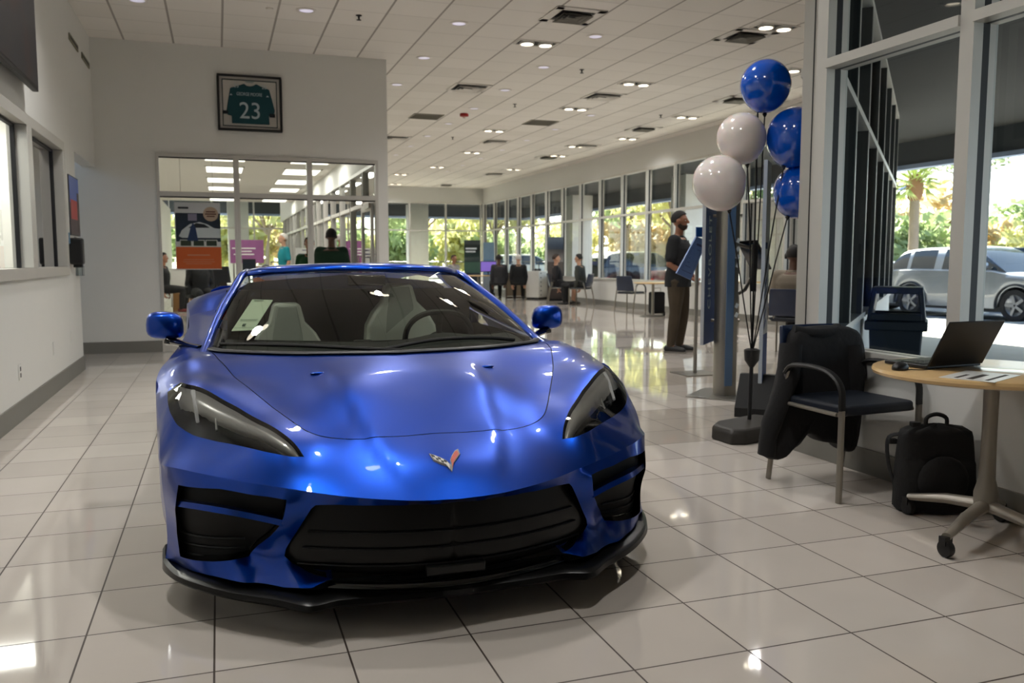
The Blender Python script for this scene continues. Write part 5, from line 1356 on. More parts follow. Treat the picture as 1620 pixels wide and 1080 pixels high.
def limb(b, pts, rad, n=14):
    pts = [Vector(p) for p in pts]
    b.tube(pts, rad, n)
    for p, r in zip(pts, rad): b.ball(p, r * .995, n, 8)
def torso(b, J, stout, g, rows):
    """stack of ellipses along the spine: (height, half width, half depth, y shift)"""
    n = 24; V = []; sp = J['_up']
    for h, rx, ry, dy in rows:
        y, z = sp(dy, h); c = J['_tilt']
        for j in range(n):
            q = 2 * PI * j / n; a = abs(math.cos(q)) ** .85 * (1 if math.cos(q) > 0 else -1); e = abs(math.sin(q)) ** .85 * (1 if math.sin(q) > 0 else -1)
            V.append((a * (rx * stout + g), y + e * (ry * stout + g) * math.cos(c), z + e * (ry * stout + g) * math.sin(c)))
    k = len(rows)
    b.add(V, [(i * n + j, i * n + (j + 1) % n, (i + 1) * n + (j + 1) % n, (i + 1) * n + j) for i in range(k - 1) for j in range(n)] + [tuple(range(n - 1, -1, -1)), tuple((k - 1) * n + j for j in range(n))])
TROWS = [(-.10, .130, .100, .0), (-.03, .165, .120, .005), (.05, .160, .116, .0), (.14, .143, .105, -.005), (.25, .158, .115, -.01), (.36, .172, .118, .0), (.43, .165, .100, .01), (.475, .120, .080, .015), (.50, .075, .066, .015)]

SKIN = {'tan': mat('skin_tan', (150, 104, 80), .5, subsurf=.1, var=.05), 'light': mat('skin_light', (190, 144, 118), .5, subsurf=.1, var=.05), 'dark': mat('skin_dark', (92, 62, 48), .5, subsurf=.1, var=.05)}
EYE = mat('eye_white', (210, 206, 200), .2); PUP = mat('eye_dark', (24, 18, 14), .2)
def cloth(name, rgb): return mat(name, rgb, .85, var=.12, vscale=9, bump=.25, bscale=40)
HAIR = {'black': mat('hair_black', (18, 14, 13), .7, bump=.4, bscale=90), 'brown': mat('hair_brown', (48, 34, 26), .7, bump=.4, bscale=90), 'white': mat('hair_white', (214, 208, 202), .7, bump=.4, bscale=90)}

def body_joints(pose, lean=0.0, arms=None, twist=0):
    J = {}
    if pose == 'stand':
        pz = .96; J['pel'] = (0, 0, pz)
        for s, k in ((-1, 'r'), (1, 'l')):
            J['hip' + k] = (s * .10, 0, pz - .05); J['kn' + k] = (s * .11, -.015 + (.02 if k == 'r' else -.03), .52); J['an' + k] = (s * .105, .03 + (.03 if k == 'r' else -.03), .09)
            J['toe' + k] = (s * .12, -.13 + (.03 if k == 'r' else -.03), .035)
    else:
        pz = .56; J['pel'] = (0, 0, pz)
        for s, k in ((-1, 'r'), (1, 'l')):
            J['hip' + k] = (s * .10, -.03, pz - .01); J['kn' + k] = (s * .13, -.46, .54); J['an' + k] = (s * .13, -.42, .10); J['toe' + k] = (s * .14, -.57, .035)
    def up(y, z): 
        q = math.sin(lean); c = math.cos(lean); return (y * c - (z) * q, pz + z * c + y * q)
    for nme, y, z in (('sp', .0, .14), ('ch', .01, .34), ('nb', .015, .50), ('nk', .0, .56)):
        yy, zz = up(y, z); J[nme] = (0, yy, zz)
    yy, zz = up(.0, .56); J['hd0'] = (0, yy - .005, zz + .065); J['hd1'] = (0, yy - .012, zz + .145); J['hd2'] = (0, yy - .003, zz + .215)
    yy, zz = up(.02, .455)
    for s, k in ((-1, 'r'), (1, 'l')):
        J['sh' + k] = (s * .18, yy, zz)
        e, h = (arms or {}).get(k, ((s * .06, .03, -.30), (s * .02, -.06, -.54)))
        J['el' + k] = (s * .18 + e[0], yy + e[1], zz + e[2]); J['wr' + k] = (s * .18 + h[0], yy + h[1], zz + h[2])
    return J

def hand_geo(b, wr, el, inward):
    """palm, four unequal curled fingers and a thumb from the side of the palm"""
    w = Vector(wr); d = (w - Vector(el)).normalized(); s = Vector(inward); s = (s - d * s.dot(d)).normalized(); n = d.cross(s)
    R = Matrix((s, n, d)).transposed()
    b.ball(w + d * .048, (.038, .016, .052), 16, 10, rot=R)
    for k, (off, L_) in enumerate(((-.028, .056), (-.010, .070), (.009, .076), (.027, .066))):
        b0 = w + d * .078 + s * off; c1 = b0 + d * L_ * .45 + n * .008; c2 = c1 + d * L_ * .34 + n * .018; c3 = c2 + d * L_ * .16 + n * .022
        limb(b, [b0 - d * .02, b0, c1, c2, c3], [.0095, .0095, .009, .0083, .0072], 10)
    t0 = w + d * .022 + s * .026; t1 = t0 + s * .026 + d * .022 + n * .012; t2 = t1 + d * .03 + s * .006 + n * .012
    limb(b, [t0, t1, t2], [.014, .011, .009], 10)

def person(label, loc, a, pose, skin, shirt, pants, shoes, hair, J=None, scale=1.0, lean=0.0, arms=None, shorts=False, sleeves='short', beard=None, hair_style='short', stout=1.0, headset=False, fine=False, group=None):
    t = thing('person', label, 'person', loc, rz(a), group); t.scale = (scale,) * 3
    J = J or body_joints(pose, lean, arms); pz = J['pel'][2]
    def up(y, z):
        q = math.sin(lean); c = math.cos(lean); return (y * c - z * q, pz + z * c + y * q)
    J['_up'] = up; J['_tilt'] = lean
    V3 = lambda k: Vector(J[k]); st = 1 + (stout - 1) * .5
    vs = .008 if fine else .013
    hd = V3('hd1')
    def arm(b, k, g, cut=None, long=True):
        sh, el, wr = V3('sh' + k), V3('el' + k), V3('wr' + k)
        if cut: limb(b, [sh, sh.lerp(el, cut)], [.060 * st + g, .054 * st + g * 1.2])
        elif long: limb(b, [sh, sh.lerp(el, .5), el, el.lerp(wr, .35), el.lerp(wr, .92)], [x + g for x in (.060 * st, .052 * st, .042, .043, .030)])
        else: limb(b, [sh, sh.lerp(el, .5), el, el.lerp(wr, .35), wr], [.060 * st, .050 * st, .040, .041, .026])
    def leg(b, k, g, top=True, upto=1.0):
        h, kn, an = V3('hip' + k), V3('kn' + k), V3('an' + k)
        if upto < 1: limb(b, [h, h.lerp(kn, .5), h.lerp(kn, .86)], [.098 * st + g, .086 * st + g, .080 * st + g * 2])
        else: limb(b, [h, h.lerp(kn, .5), kn, kn.lerp(an, .3), an + (kn - an) * .03], [x + g for x in (.098 * st, .080 * st, .060, .060, .040)])
    b = MB(); torso(b, J, stout, 0, TROWS)
    for k in 'rl':
        arm(b, k, 0, long=False); leg(b, k, 0)
        an, to = V3('an' + k), V3('toe' + k); limb(b, [an, an.lerp(to, .5) - Vector((0, 0, .02)), to], [.038, .036, .028])
        limb(b, [V3('nb') + Vector((0, 0, -.02)), V3('sh' + k)], [.058, .062 * st])
    limb(b, [V3('nb'), V3('nk'), V3('hd0')], [.060, .054, .054])
    b.ball(hd + Vector((0, .006, .018)), (.074, .094, .098), 22, 16); b.ball(hd + Vector((0, -.026, -.048)), (.056, .062, .060), 18, 12); b.ball(hd + Vector((0, -.074, -.088)), (.022, .018, .018), 10, 8)
    b.ball(hd + Vector((0, -.070, .030)), (.058, .022, .020), 14, 8)
    limb(b, [hd + Vector((0, -.084, .022)), hd + Vector((0, -.106, -.014))], [.011, .016])
    for s in (-1, 1): b.ball(hd + Vector((s * .082, .010, -.002)), (.016, .026, .036), 12, 10)
    if fine:
        for k, s in (('r', -1), ('l', 1)): hand_geo(b, J['wr' + k], J['el' + k], (-s, -.4, 0))
    B = MB().add(*vox(b, vs, 3 if fine else 2))
    if not fine:
        for k, s in (('r', -1), ('l', 1)): hand_geo(B, J['wr' + k], J['el' + k], (-s, -.4, 0))
    bd = B.build('body', skin, t, merge=False, recalc=False, angle=180)
    for s in (-1, 1):
        e = MB().ball(hd + Vector((s * .031, -.0715, .010)), (.0130, .011, .0085), 10, 8).build('eye', EYE, bd)
        MB().ball(hd + Vector((s * .031, -.0808, .010)), (.0058, .003, .0058), 8, 6).build('pupil', PUP, bd)
    MB().ball(hd + Vector((0, -.0875, -.058)), (.024, .008, .006), 12, 6).build('lips', mat_lip, bd)
    g = .014
    b = MB(); lo = -.12 if pose == 'stand' else -.05
    torso(b, J, stout, g, [(lo, .165, .120, .004)] + [r for r in TROWS if r[0] > lo + .03 and r[0] < .49])
    for k in 'rl':
        arm(b, k, g * .9, cut=.72 if sleeves == 'short' else None)
        limb(b, [V3('nb') + Vector((0, 0, -.035)), V3('sh' + k)], [.060, .062 * st + g])
    sh_ = MB().add(*vox(b, vs * 1.1, 3)).build('shirt', shirt, t, merge=False, recalc=False, angle=180)
    nb = V3('nb'); MB().lathe([(.076, -.015), (.074, .018), (.068, .026)], 20, nb, caps=False, flat=(1, .95)).build('collar', shirt, sh_, thick=.006)
    b = MB(); torso(b, J, stout, .010, [(-.10, .135, .104, .0), (-.03, .165, .120, .004), (.05, .158, .114, .0)])
    for k in 'rl': leg(b, k, .013, upto=.8 if shorts else 1.0)
    MB().add(*vox(b, vs * 1.1, 3)).build('trousers' if not shorts else 'shorts', pants, t, merge=False, recalc=False, angle=180)
    for k in 'rl':
        an, to = V3('an' + k), V3('toe' + k); d = (to - an); d.z = 0; d.normalize(); b = MB()
        limb(b, [an - d * .045 + Vector((0, 0, -.035)), an + d * .06 + Vector((0, 0, -.038)), an + d * .165 + Vector((0, 0, -.052))], [.046, .046, .036])
        limb(b, [an + Vector((0, 0, -.02)), an + Vector((0, 0, .0))], [.044, .044])
        V, F = vox(b, .009, 2); zmin = an.z - .088
        so = MB().add([(x, y, max(z, zmin)) for x, y, z in V], F).build('shoe', shoes, t, merge=False, recalc=False, angle=60)
        b = MB(); b.prism([((an - d * .093).x, (an - d * .093).y)] + [((an + d * q + Vector((-d.y, d.x, 0)) * w).x, (an + d * q + Vector((-d.y, d.x, 0)) * w).y) for q, w in ((-.06, .040), (.06, .048), (.16, .040), (.205, .012), (.205, -.012), (.16, -.040), (.06, -.048), (-.06, -.040))], lambda u, v, z: (u, v, z), zmin - .002, zmin + .022)
        b.build('sole', SOLE, so)
    hb = MB(); hc = hd + Vector((0, .012, .026))
    for_ = MB().ball(hc, (.084, .103, .106), 52, 40)
    keep = []
    for f in for_.f:
        c = sum((Vector(for_.v[i]) for i in f), Vector()) / len(f) - hc
        lim = -.040 + .100 * min(1, max(0, (.025 - c.y) / .085)) ** .8
        if c.z > lim: keep.append(f)
    hb.v = for_.v; hb.f = keep; hb.m = [0] * len(keep)
    hb.build('hair', hair, t, thick=.012, angle=80)
    if hair_style == 'long': MB().tube(spl([hc + Vector((0, .07, .02)), hc + Vector((0, .10, -.10)), hc + Vector((0, .10, -.22))], 10), [.07] * 5 + [.06] * 4 + [.04] * 2, 12).build('hair_back', hair, t)
    if beard:
        cb = hd + Vector((0, -.024, -.050)); bb_ = MB().ball(cb, (.0635, .0695, .0685), 48, 36)
        keep = [f for f in bb_.f if (lambda c: c.z < -.002 + .55 * max(0, c.y + .030) and c.y < .045 and not (-.020 < c.z < -.004 and c.y < -.045 and abs(c.x) < .024))(sum((Vector(bb_.v[i]) for i in f), Vector()) / len(f) - cb)]
        bb_.f = keep; bb_.m = [0] * len(keep); bb_.build('beard', beard, t, thick=.005, angle=80)
    if headset:
        hs_ = MB().tube([hd + Vector((.092 * math.cos(q), .01, .015 + .125 * math.sin(q))) for q in np.linspace(0, PI, 20)], .010, 8).build('headset', M['black'], t)
        for s in (-1, 1): MB().lathe([(.001, -.014), (.036, -.014), (.036, .014), (.001, .014)], 18, tuple(hd + Vector((s * .094, .01, 0))), axis='x').build('ear_cup', M['black'], hs_)
    return t

mat_lip = mat('lips', (140, 84, 74), .5); SOLE = mat('shoe_sole', (120, 116, 110), .7)
navy = cloth('cloth_black_polo', (24, 26, 30)); olive = cloth('cloth_olive_brown', (66, 56, 42)); blk = cloth('cloth_black', (20, 20, 22)); shoe_k = mat('shoe_black', (20, 20, 21), .5); shoe_g = mat('shoe_grey', (70, 66, 62), .6); shoe_r = mat('shoe_dark_red', (96, 24, 22), .5)
p = person('bearded man in black polo and olive trousers standing with hands clasped, facing right', (5.62, 9.76, 0), 46, 'stand', SKIN['tan'], navy, olive, shoe_k, HAIR['black'], scale=1.015, beard=HAIR['brown'], fine=True, stout=1.22,
           arms={'r': ((-.05, .04, -.29), (.10, -.17, -.44)), 'l': ((.05, .02, -.29), (-.10, -.20, -.45))})
for o in list(p.children):
    if o.name.startswith('shirt'):
        hd_ = MB().ball((.10, -.125, 1.31), (.022, .006, .014), 10, 6).build('chest_logo', M['white'], o)
MB().tube(spl([(-.10, -.10, 1.43), (-.03, -.135, 1.25), (.03, -.14, 1.25), (.09, -.10, 1.43)], 16), .005, 6).build('lanyard', M['black'], p)
MB().bb(-.03, .03, -.15, -.142, 1.19, 1.25).build('name_badge', M['white'], p)
person('seated man in a beige grey shirt with a headset, seen from behind', (6.85, 9.05, -.02), 128, 'sit', SKIN['dark'], cloth('cloth_taupe', (128, 118, 104)), blk, shoe_k, HAIR['black'], headset=True, stout=1.25,
       arms={'r': ((-.07, -.02, -.28), (.02, -.26, -.32)), 'l': ((.07, -.02, -.28), (-.02, -.26, -.32))})
person('seated person in a black top and shorts beside the white cabinet', (8.85, 21.9, -.02), 72, 'sit', SKIN['light'], cloth('cloth_black_top', (26, 24, 28)), blk, shoe_g, HAIR['brown'], sleeves='long', lean=-.1, shorts=True)
person('seated person in a dark patterned top on the navy chair, seen from behind', (9.15, 21.0, -.02), -135, 'sit', SKIN['light'], mat('cloth_pattern', (48, 50, 46), .85, var=.8, vscale=22), blk, shoe_k, HAIR['black'], sleeves='long', lean=.12)
person('seated person in a dark grey coat at the far desk with the purple screen', (8.15, 25.0, -.02), 175, 'sit', SKIN['dark'], cloth('cloth_charcoal', (44, 44, 48)), blk, shoe_k, HAIR['black'], sleeves='long', stout=1.2)
person('seated person in a black coat and pale cap right of the dark grey coat', (8.68, 24.7, -.02), 160, 'sit', SKIN['light'], cloth('cloth_black_coat', (18, 18, 20)), blk, shoe_k, HAIR['white'], sleeves='long', stout=1.1)
person('person with a bare tan head just above the blue car roof', (7.15, 26.6, -.02), 30, 'sit', SKIN['tan'], cloth('cloth_pale', (150, 150, 150)), blk, shoe_k, HAIR['brown'], sleeves='long')
person('white haired person in a teal shirt facing left behind the office counter', (1.52, 21.6, 0), -78, 'stand', SKIN['light'], cloth('cloth_teal', (16, 128, 140)), blk, shoe_k, HAIR['white'], scale=1.03)
person('broad man in a dark green shirt with his back to the office glass', (1.62, 13.1, 0), 170, 'stand', SKIN['dark'], cloth('cloth_dark_green', (12, 48, 30)), blk, shoe_k, HAIR['black'], scale=.93, stout=1.6)
person('person half hidden behind the white window post beside the green shirt', (1.36, 13.75, 0), -20, 'stand', SKIN['tan'], cloth('cloth_green', (20, 70, 36)), blk, shoe_k, HAIR['black'], scale=.87)
person('seated person in black with dark red shoes at the left edge of the office glass', (-1.20, 21.3, -.02), 75, 'sit', SKIN['tan'], cloth('cloth_black_suit', (16, 16, 18)), blk, shoe_r, HAIR['black'], sleeves='long')
person('seated person in a dark coat under the orange poster', (-.35, 18.3, .0), 15, 'sit', SKIN['tan'], cloth('cloth_black_knit', (15, 15, 17)), blk, shoe_k, HAIR['black'], sleeves='long')
# ================================================================== OUTSIDE
GZ_ = -.12
def ground_mat(name, a, bcol, scale):
    m = mat(name, a, .85, var=.0); nt = m.node_tree; b = nt.nodes['Principled BSDF']
    n = nt.nodes.new('ShaderNodeTexNoise'); n.inputs['Scale'].default_value = scale; n.inputs['Detail'].default_value = 8
    tc = nt.nodes.new('ShaderNodeTexCoord'); nt.links.new(tc.outputs['Object'], n.inputs['Vector'])
    mx = nt.nodes.new('ShaderNodeMix'); mx.data_type = 'RGBA'; mx.inputs['A'].default_value = lin(a); mx.inputs['B'].default_value = lin(bcol)
    nt.links.new(n.outputs['Fac'], mx.inputs['Factor']); nt.links.new(mx.outputs['Result'], b.inputs['Base Color']); return m
struct(MB().prism([(-60, -60), (200, -60), (200, 220), (-60, 220)], lambda u, v, d: (u, v, d), GZ_ - .3, GZ_).build('parking_lot', ground_mat('asphalt', (112, 114, 118), (136, 137, 138), 1.3)))
struct(MB().prism([(XN + .2, -8), (6.2, -8), (12.9, 2.0), (12.9, 36), (-6, 36), (-6, YF + .2), (XF + .2, YF + .2), (XF + .2, 10.4), (XN + .2, 4.0)], lambda u, v, d: (u, v, d), GZ_ - .1, GZ_ + .02).build('sidewalk', ground_mat('sidewalk_concrete', (176, 170, 158), (192, 187, 176), 2)))
lm = mat('lane_paint', (222, 220, 208), .7)
for k in range(8):
    x = 13.4 + .12 * k; y = 2.6 + 2.75 * k
    o = MB().bb(0, 4.6, -.05, .05, 0, .012).build('parking_line', lm); o.location = (13.6, y, GZ_); o['kind'] = 'structure'
soff = mat('canopy_grey', (30, 33, 34), .85); beam_m = mat('canopy_beam_grey', (66, 71, 76), .7); fasc = mat('canopy_fascia', (150, 166, 196), .5)
CX, CZ = 12.4, 2.93
# canopy around the glazed front: soffit slab and a dropped edge beam
struct(MB().prism([(XN + .08, -8), (CX, -8), (CX, 10.8), (XF + .05, 10.8), (XN + .08, 4.42)], lambda u, v, d: (u, v, d), 3.42, 3.62).bb(XF + .05, CX, 10.8, 34.6, 3.42, 3.62).bb(-6, XF + .05, YF + .05, 34.6, 3.42, 3.62).build('canopy_soffit', soff))
struct(MB().bb(CX, CX + .16, -8, 34.76, CZ + .06, 4.1).bb(-6, CX, 34.6, 34.76, CZ + .06, 4.1).build('canopy_beam', beam_m))
struct(MB().bb(CX - .02, CX + .2, -8, 34.8, CZ - .02, CZ + .06).bb(-6, CX, 34.58, 34.8, CZ - .02, CZ + .06).build('canopy_edge', fasc))
struct(MB().prism([(p[0], p[1]) for p in room], lambda u, v, d: (u, v, d), H + .15, H + .6).build('roof', soff))
colm = mat('column_white', (226, 224, 218), .6)
for i, (x, y, w) in enumerate(((11.9, 27.6, .75), (11.9, 20.1, .75), (11.9, 6.0, .75), (7.6, 33.9, .75), (.75, 33.9, .75))):
    struct(MB().bb(x - w / 2, x + w / 2, y - w / 2, y + w / 2, GZ_, 3.42).bb(x - w / 2 - .06, x + w / 2 + .06, y - w / 2 - .06, y + w / 2 + .06, GZ_, .25).build('canopy_column', colm))
# walls closing the room behind the camera
struct(MB().bb(-5, XN, -5.15, -5, 0, H).build('wall_front', mat('front_wall_grey', (120, 120, 122), .7)))
# ---- trash can outside the angled glass
tc_m = mat('bin_dark_blue', (16, 28, 40), .5)
t = thing('trash_can', 'dark blue outdoor trash can with an open hood outside the glass', 'trash can', (6.0, 6.38, GZ_ + .02), rz(-45)); t.scale = (.80, .80, .88)
def sq(w0, z0, w1, z1, b): 
    b.add([(sx * w0, sy * w0, z0) for sx, sy in ((-1, -1), (1, -1), (1, 1), (-1, 1))] + [(sx * w1, sy * w1, z1) for sx, sy in ((-1, -1), (1, -1), (1, 1), (-1, 1))], [(0, 3, 2, 1), (4, 5, 6, 7), (0, 1, 5, 4), (1, 2, 6, 5), (2, 3, 7, 6), (3, 0, 4, 7)])
b = MB(); sq(.24, 0, .285, .78, b); b.build('bin_body', tc_m, t, bevel=.02)
b = MB(); sq(.33, .74, .33, .84, b); b.build('rim_collar', tc_m, t, bevel=.015)
b = MB()
for sx in (-1, 1):
    b.add([(sx * .31, -.30, .84), (sx * .31, .30, .84), (sx * .27, .26, 1.16), (sx * .27, -.26, 1.16), (sx * .26, -.30, .84), (sx * .26, .30, .84), (sx * .21, .26, 1.16), (sx * .21, -.26, 1.16)], [(0, 1, 2, 3), (7, 6, 5, 4), (0, 3, 7, 4), (1, 5, 6, 2), (0, 4, 5, 1), (3, 2, 6, 7)])
b.bb(-.27, .27, -.26, .26, 1.12, 1.19).bb(-.27, .27, -.30, -.25, .84, .92).bb(-.27, .27, .25, .30, .84, .92); b.build('hood', tc_m, t, bevel=.012)

# ---- vehicles
PT = {}
def paint(n, rgb, metal=.3): 
    if n not in PT: PT[n] = mat('car_paint_' + n, rgb, .3, metal=metal, coat=1, var=.02)
    return PT[n]
CG = mat('car_glass_dark', (26, 34, 40), .08, spec=.8, var=.1); TIRE = mat('tyre', (18, 18, 19), .8); ALLOY = mat('alloy_wheel', (128, 130, 134), .3, metal=.8); CLAD = mat('grey_cladding', (44, 46, 48), .7); RED = mat('red_lamp', (190, 24, 22), .2, coat=1); LAMP = mat('clear_lamp', (214, 216, 220), .1, coat=1)
SHAPES = {
 'suv': dict(L=4.5, Wd=1.84, side=[(0, .55), (.02, .85), (.25, .98), (1.25, 1.06), (1.45, 1.10), (3.6, 1.12), (4.35, 1.08), (4.48, .75), (4.46, .40)], roof=[(1.15, 1.05), (1.95, 1.56), (2.5, 1.62), (3.5, 1.60), (4.0, 1.50), (4.36, 1.10)], wb=(.88, 3.58), wr=.35, cut=(2.05, 2.95, 3.75)),
 'sedan': dict(L=4.8, Wd=1.85, side=[(0, .50), (.02, .70), (.3, .84), (1.4, .96), (3.9, 1.00), (4.7, .98), (4.8, .70), (4.78, .40)], roof=[(1.35, .95), (2.2, 1.38), (2.7, 1.45), (3.3, 1.42), (4.05, .99)], wb=(.95, 3.78), wr=.33, cut=(2.35, 3.15, 3.6)),
 'truck': dict(L=5.7, Wd=2.0, side=[(0, .62), (.02, 1.02), (.25, 1.18), (1.5, 1.26), (5.6, 1.28), (5.7, 1.2), (5.7, .55)], roof=[(1.5, 1.24), (2.15, 1.86), (2.6, 1.92), (3.6, 1.90), (3.85, 1.27)], wb=(1.0, 4.55), wr=.41, cut=(2.5, 3.2, 3.7)),
 'jeep': dict(L=4.4, Wd=1.88, side=[(0, .60), (.02, 1.02), (.1, 1.14), (1.5, 1.18), (4.3, 1.20), (4.4, 1.15), (4.4, .55)], roof=[(1.5, 1.17), (1.8, 1.80), (2.1, 1.86), (4.2, 1.84), (4.36, 1.19)], wb=(.75, 3.6), wr=.40, cut=(2.4, 3.2, 4.0)),
}
def vehicle(kind, label, cat, loc, a, pm, group=None, detail=True):
    S_ = SHAPES[kind]; W2 = S_['Wd'] / 2; L = S_['L']; t = thing(kind if kind in ('sedan', 'suv') else ('pickup_truck' if kind == 'truck' else 'off_road_car'), label, cat, loc, rz(a), group)
    y0 = -L / 2; top = S_['side']; wr = S_['wr']
    def zt_(y): return float(np.interp(y, [p[0] for p in top[1:-1]], [p[1] for p in top[1:-1]]))
    b = MB()
    # lower body: profile with wheel arches, rounded in plan and section
    ys = sorted(set([0.0, .02, .08, .2, .4] + list(np.arange(.5, L - .4, .08)) + [L - .3, L - .15, L - .05, L]))
    def zb_(y):
        z = .26
        for wy in S_['wb']:
            if abs(y - wy) < wr + .07: z = max(z, wr - .02 + math.sqrt(max(0, (wr + .07) ** 2 - (y - wy) ** 2)))
        return min(z, zt_(y) - .06)
    rows = []
    for y in ys:
        e = min(y, L - y); pw = W2 * (1 - .13 * max(0, 1 - e / .5) ** 2); zt = zt_(y); zb = zb_(y)
        if y in (0.0, L): zt -= .04
        rows.append([(0, zb), (pw * .97, zb), (pw, zb + (zt - zb) * .35), (pw, zb + (zt - zb) * .62), (pw * .965, zt - .035), (pw * .90, zt), (0, zt + .015)])
    n = 7; V = []; F = []
    for s in (1, -1):
        o = len(V)
        for y, r in zip(ys, rows): V += [(s * x, y + y0, z) for x, z in r]
        for i in range(len(ys) - 1):
            for j in range(n - 1):
                f = (o + i * n + j, o + i * n + j + 1, o + (i + 1) * n + j + 1, o + (i + 1) * n + j); F.append(f if s > 0 else f[::-1])
        for i, rv in ((0, 0), (len(ys) - 1, 1)): F.append([o + i * n + j for j in (range(n) if (s > 0) == bool(rv) else range(n - 1, -1, -1))])
    body = b.add(V, F).build('body', pm, t, angle=40)
    # greenhouse
    rf = spl([(0, y, z) for y, z in S_['roof']], 26); V = []; F = []
    m = 6
    ybase = [p.y for p in rf]
    gl = MB(); rp = MB()
    sec = []
    for p in rf:
        zb = zt_(p.y) - .01; h = max(.001, p.z - zb); f = h / .55
        sec.append([(W2 * .90, zb), (W2 * (.90 - .10 * min(1, f)), zb + h * .55), (W2 * (.90 - .19 * min(1, f)), zb + h * .9), (W2 * (.90 - .27 * min(1, f)), p.z), (0, p.z + .02)])
    for s in (1, -1):
        V = []; G = []; Rr = []
        for p, r in zip(rf, sec): V += [(s * x, p.y + y0, z) for x, z in r]
        for i in range(26):
            slope = abs(rf[i + 1].z - rf[i].z) / max(.001, rf[i + 1].y - rf[i].y)
            for j in range(4):
                f = (i * 5 + j, i * 5 + j + 1, (i + 1) * 5 + j + 1, (i + 1) * 5 + j); f = f if s > 0 else f[::-1]
                ym = (rf[i].y + rf[i + 1].y) / 2
                pil = any(abs(ym - c) < .06 for c in S_['cut'])
                if j < 2 and not pil: G.append(f)
                elif j == 3 and slope > .32: G.append(f)
                else: Rr.append(f)
        gl.add(V, G); rp.add(V, Rr)
    gl.build('windows', CG, t, angle=50); rp.build('roof', pm, t, angle=50)
    for wy in S_['wb']:
        for s in (-1, 1):
            x = s * (W2 - .11)
            w_ = MB().lathe([(wr * .66, -.11), (wr * .95, -.11), (wr, -.07), (wr, .07), (wr * .95, .11), (wr * .66, .11)], 26, (x, wy + y0, wr), axis='x', caps=False).build('wheel', TIRE, t)
            r_ = MB().lathe([(wr * .68, -.08), (wr * .66, s * .08), (wr * .6, s * .06), (.08, s * .03), (.001, s * .03)], 26, (x, wy + y0, wr), axis='x', caps=False)
            for k in range(5):
                q = 2 * PI * k / 5; r_.box((x + s * .085, wy + y0 + wr * .36 * math.cos(q), wr + wr * .36 * math.sin(q)), (.03, wr * .6, .06), rot=Matrix.Rotation(q, 3, 'X'))
            if detail: r_.build('rim', ALLOY, w_)
    for s in (-1, 1):
        MB().bb(min(s * W2 * .55, s * W2 * .9), max(s * W2 * .55, s * W2 * .9), y0 - .005, y0 + .06, zt_(.02) - .22, zt_(.02) - .08).build('headlamp', LAMP, t, bevel=.01)
        z = zt_(L - .05); MB().bb(min(s * W2 * .50, s * W2 * .93), max(s * W2 * .50, s * W2 * .93), L / 2 - .10, L / 2 + .012, z - .26, z - .10).bb(min(s * W2 * .90, s * W2 * .985), max(s * W2 * .90, s * W2 * .985), L / 2 - .42, L / 2 - .02, z - .19, z - .11).build('tail_lamp', RED, t, bevel=.01)
        MB().ball((s * (W2 + .05), S_['roof'][0][0] + .42 + y0, zt_(2) + .10), (.10, .06, .07), 12, 8).build('door_mirror', pm, t)
    MB().bb(-W2 * .6, W2 * .6, y0 - .012, y0 + .04, .42, .62).build('front_grille', CLAD, t, bevel=.01)
    MB().bb(-W2 * .93, W2 * .93, -L / 2 + .02, L / 2 - .02, .20, .30).build('underside', CLAD, t)
    if kind == 'suv':
        b = MB()
        for wy in S_['wb']:
            for s in (-1, 1):
                b2 = [(s * (W2 + .004), wy + y0 + (wr + .09) * math.cos(q), wr + (wr + .09) * math.sin(q)) for q in np.linspace(-.15, PI + .15, 22)]
                b.tube(b2, .035, 6, flat=(.6, 1.2))
        b.build('arch_cladding', CLAD, t)
    return t
V_ = 'cars on the lot beyond the long window wall'
sv = vehicle('suv', 'silver compact SUV with a red tail lamp parked outside the near window', 'car', (16.85, 15.2, GZ_), 5, paint('silver', (138, 142, 146), .5))
wj = vehicle('jeep', 'white boxy off-road car behind the silver SUV, its windshield towards us', 'car', (20.4, 17.6, GZ_), -42, paint('white', (222, 222, 222), .0))
vehicle('sedan', 'white car hidden mostly behind the silver SUV roof', 'car', (21.5, 20.0, GZ_), -60, paint('white', (222, 222, 222), .0))
vehicle('truck', 'white pickup seen beyond the seated man with the headset', 'car', (15.6, 19.6, GZ_), -150, paint('white', (222, 222, 222), .0))
vehicle('sedan', 'dark red sedan outside the window wall left of the standing man', 'car', (15.6, 24.4, GZ_), 100, paint('darkred', (88, 14, 20), .3), V_)
vehicle('suv', 'black SUV outside the window wall beside the dark red sedan', 'car', (14.8, 28.4, GZ_), 95, paint('black', (24, 26, 30), .3), V_)
vehicle('sedan', 'blue sedan outside the window wall, second row', 'car', (20.2, 30.0, GZ_), 80, paint('blue', (40, 76, 140), .3), V_)
vehicle('sedan', 'white sedan far out on the lot beyond the white cabinet', 'car', (19.6, 38.0, GZ_), 85, paint('white', (222, 222, 222), .0), V_)
vehicle('suv', 'white SUV far out on the lot near the far window corner', 'car', (15.2, 42.0, GZ_), 90, paint('white', (222, 222, 222), .0), V_)
vehicle('sedan', 'grey sedan far out on the lot beyond the brown banner', 'car', (22.5, 46.0, GZ_), 90, paint('grey', (120, 124, 130), .4), V_)
wj.scale = (.9, .9, .88)
person('person in a red top standing among the parked cars outside', (19.8, 31.8, GZ_), 60, 'stand', SKIN['light'], cloth('cloth_red', (190, 40, 40)), cloth('cloth_denim', (60, 80, 130)), shoe_k, HAIR['brown'])
person('person in a blue top outside, right of the person in red', (19.9, 28.0, GZ_), 60, 'stand', SKIN['light'], cloth('cloth_blue', (60, 110, 190)), blk, shoe_k, HAIR['black'])

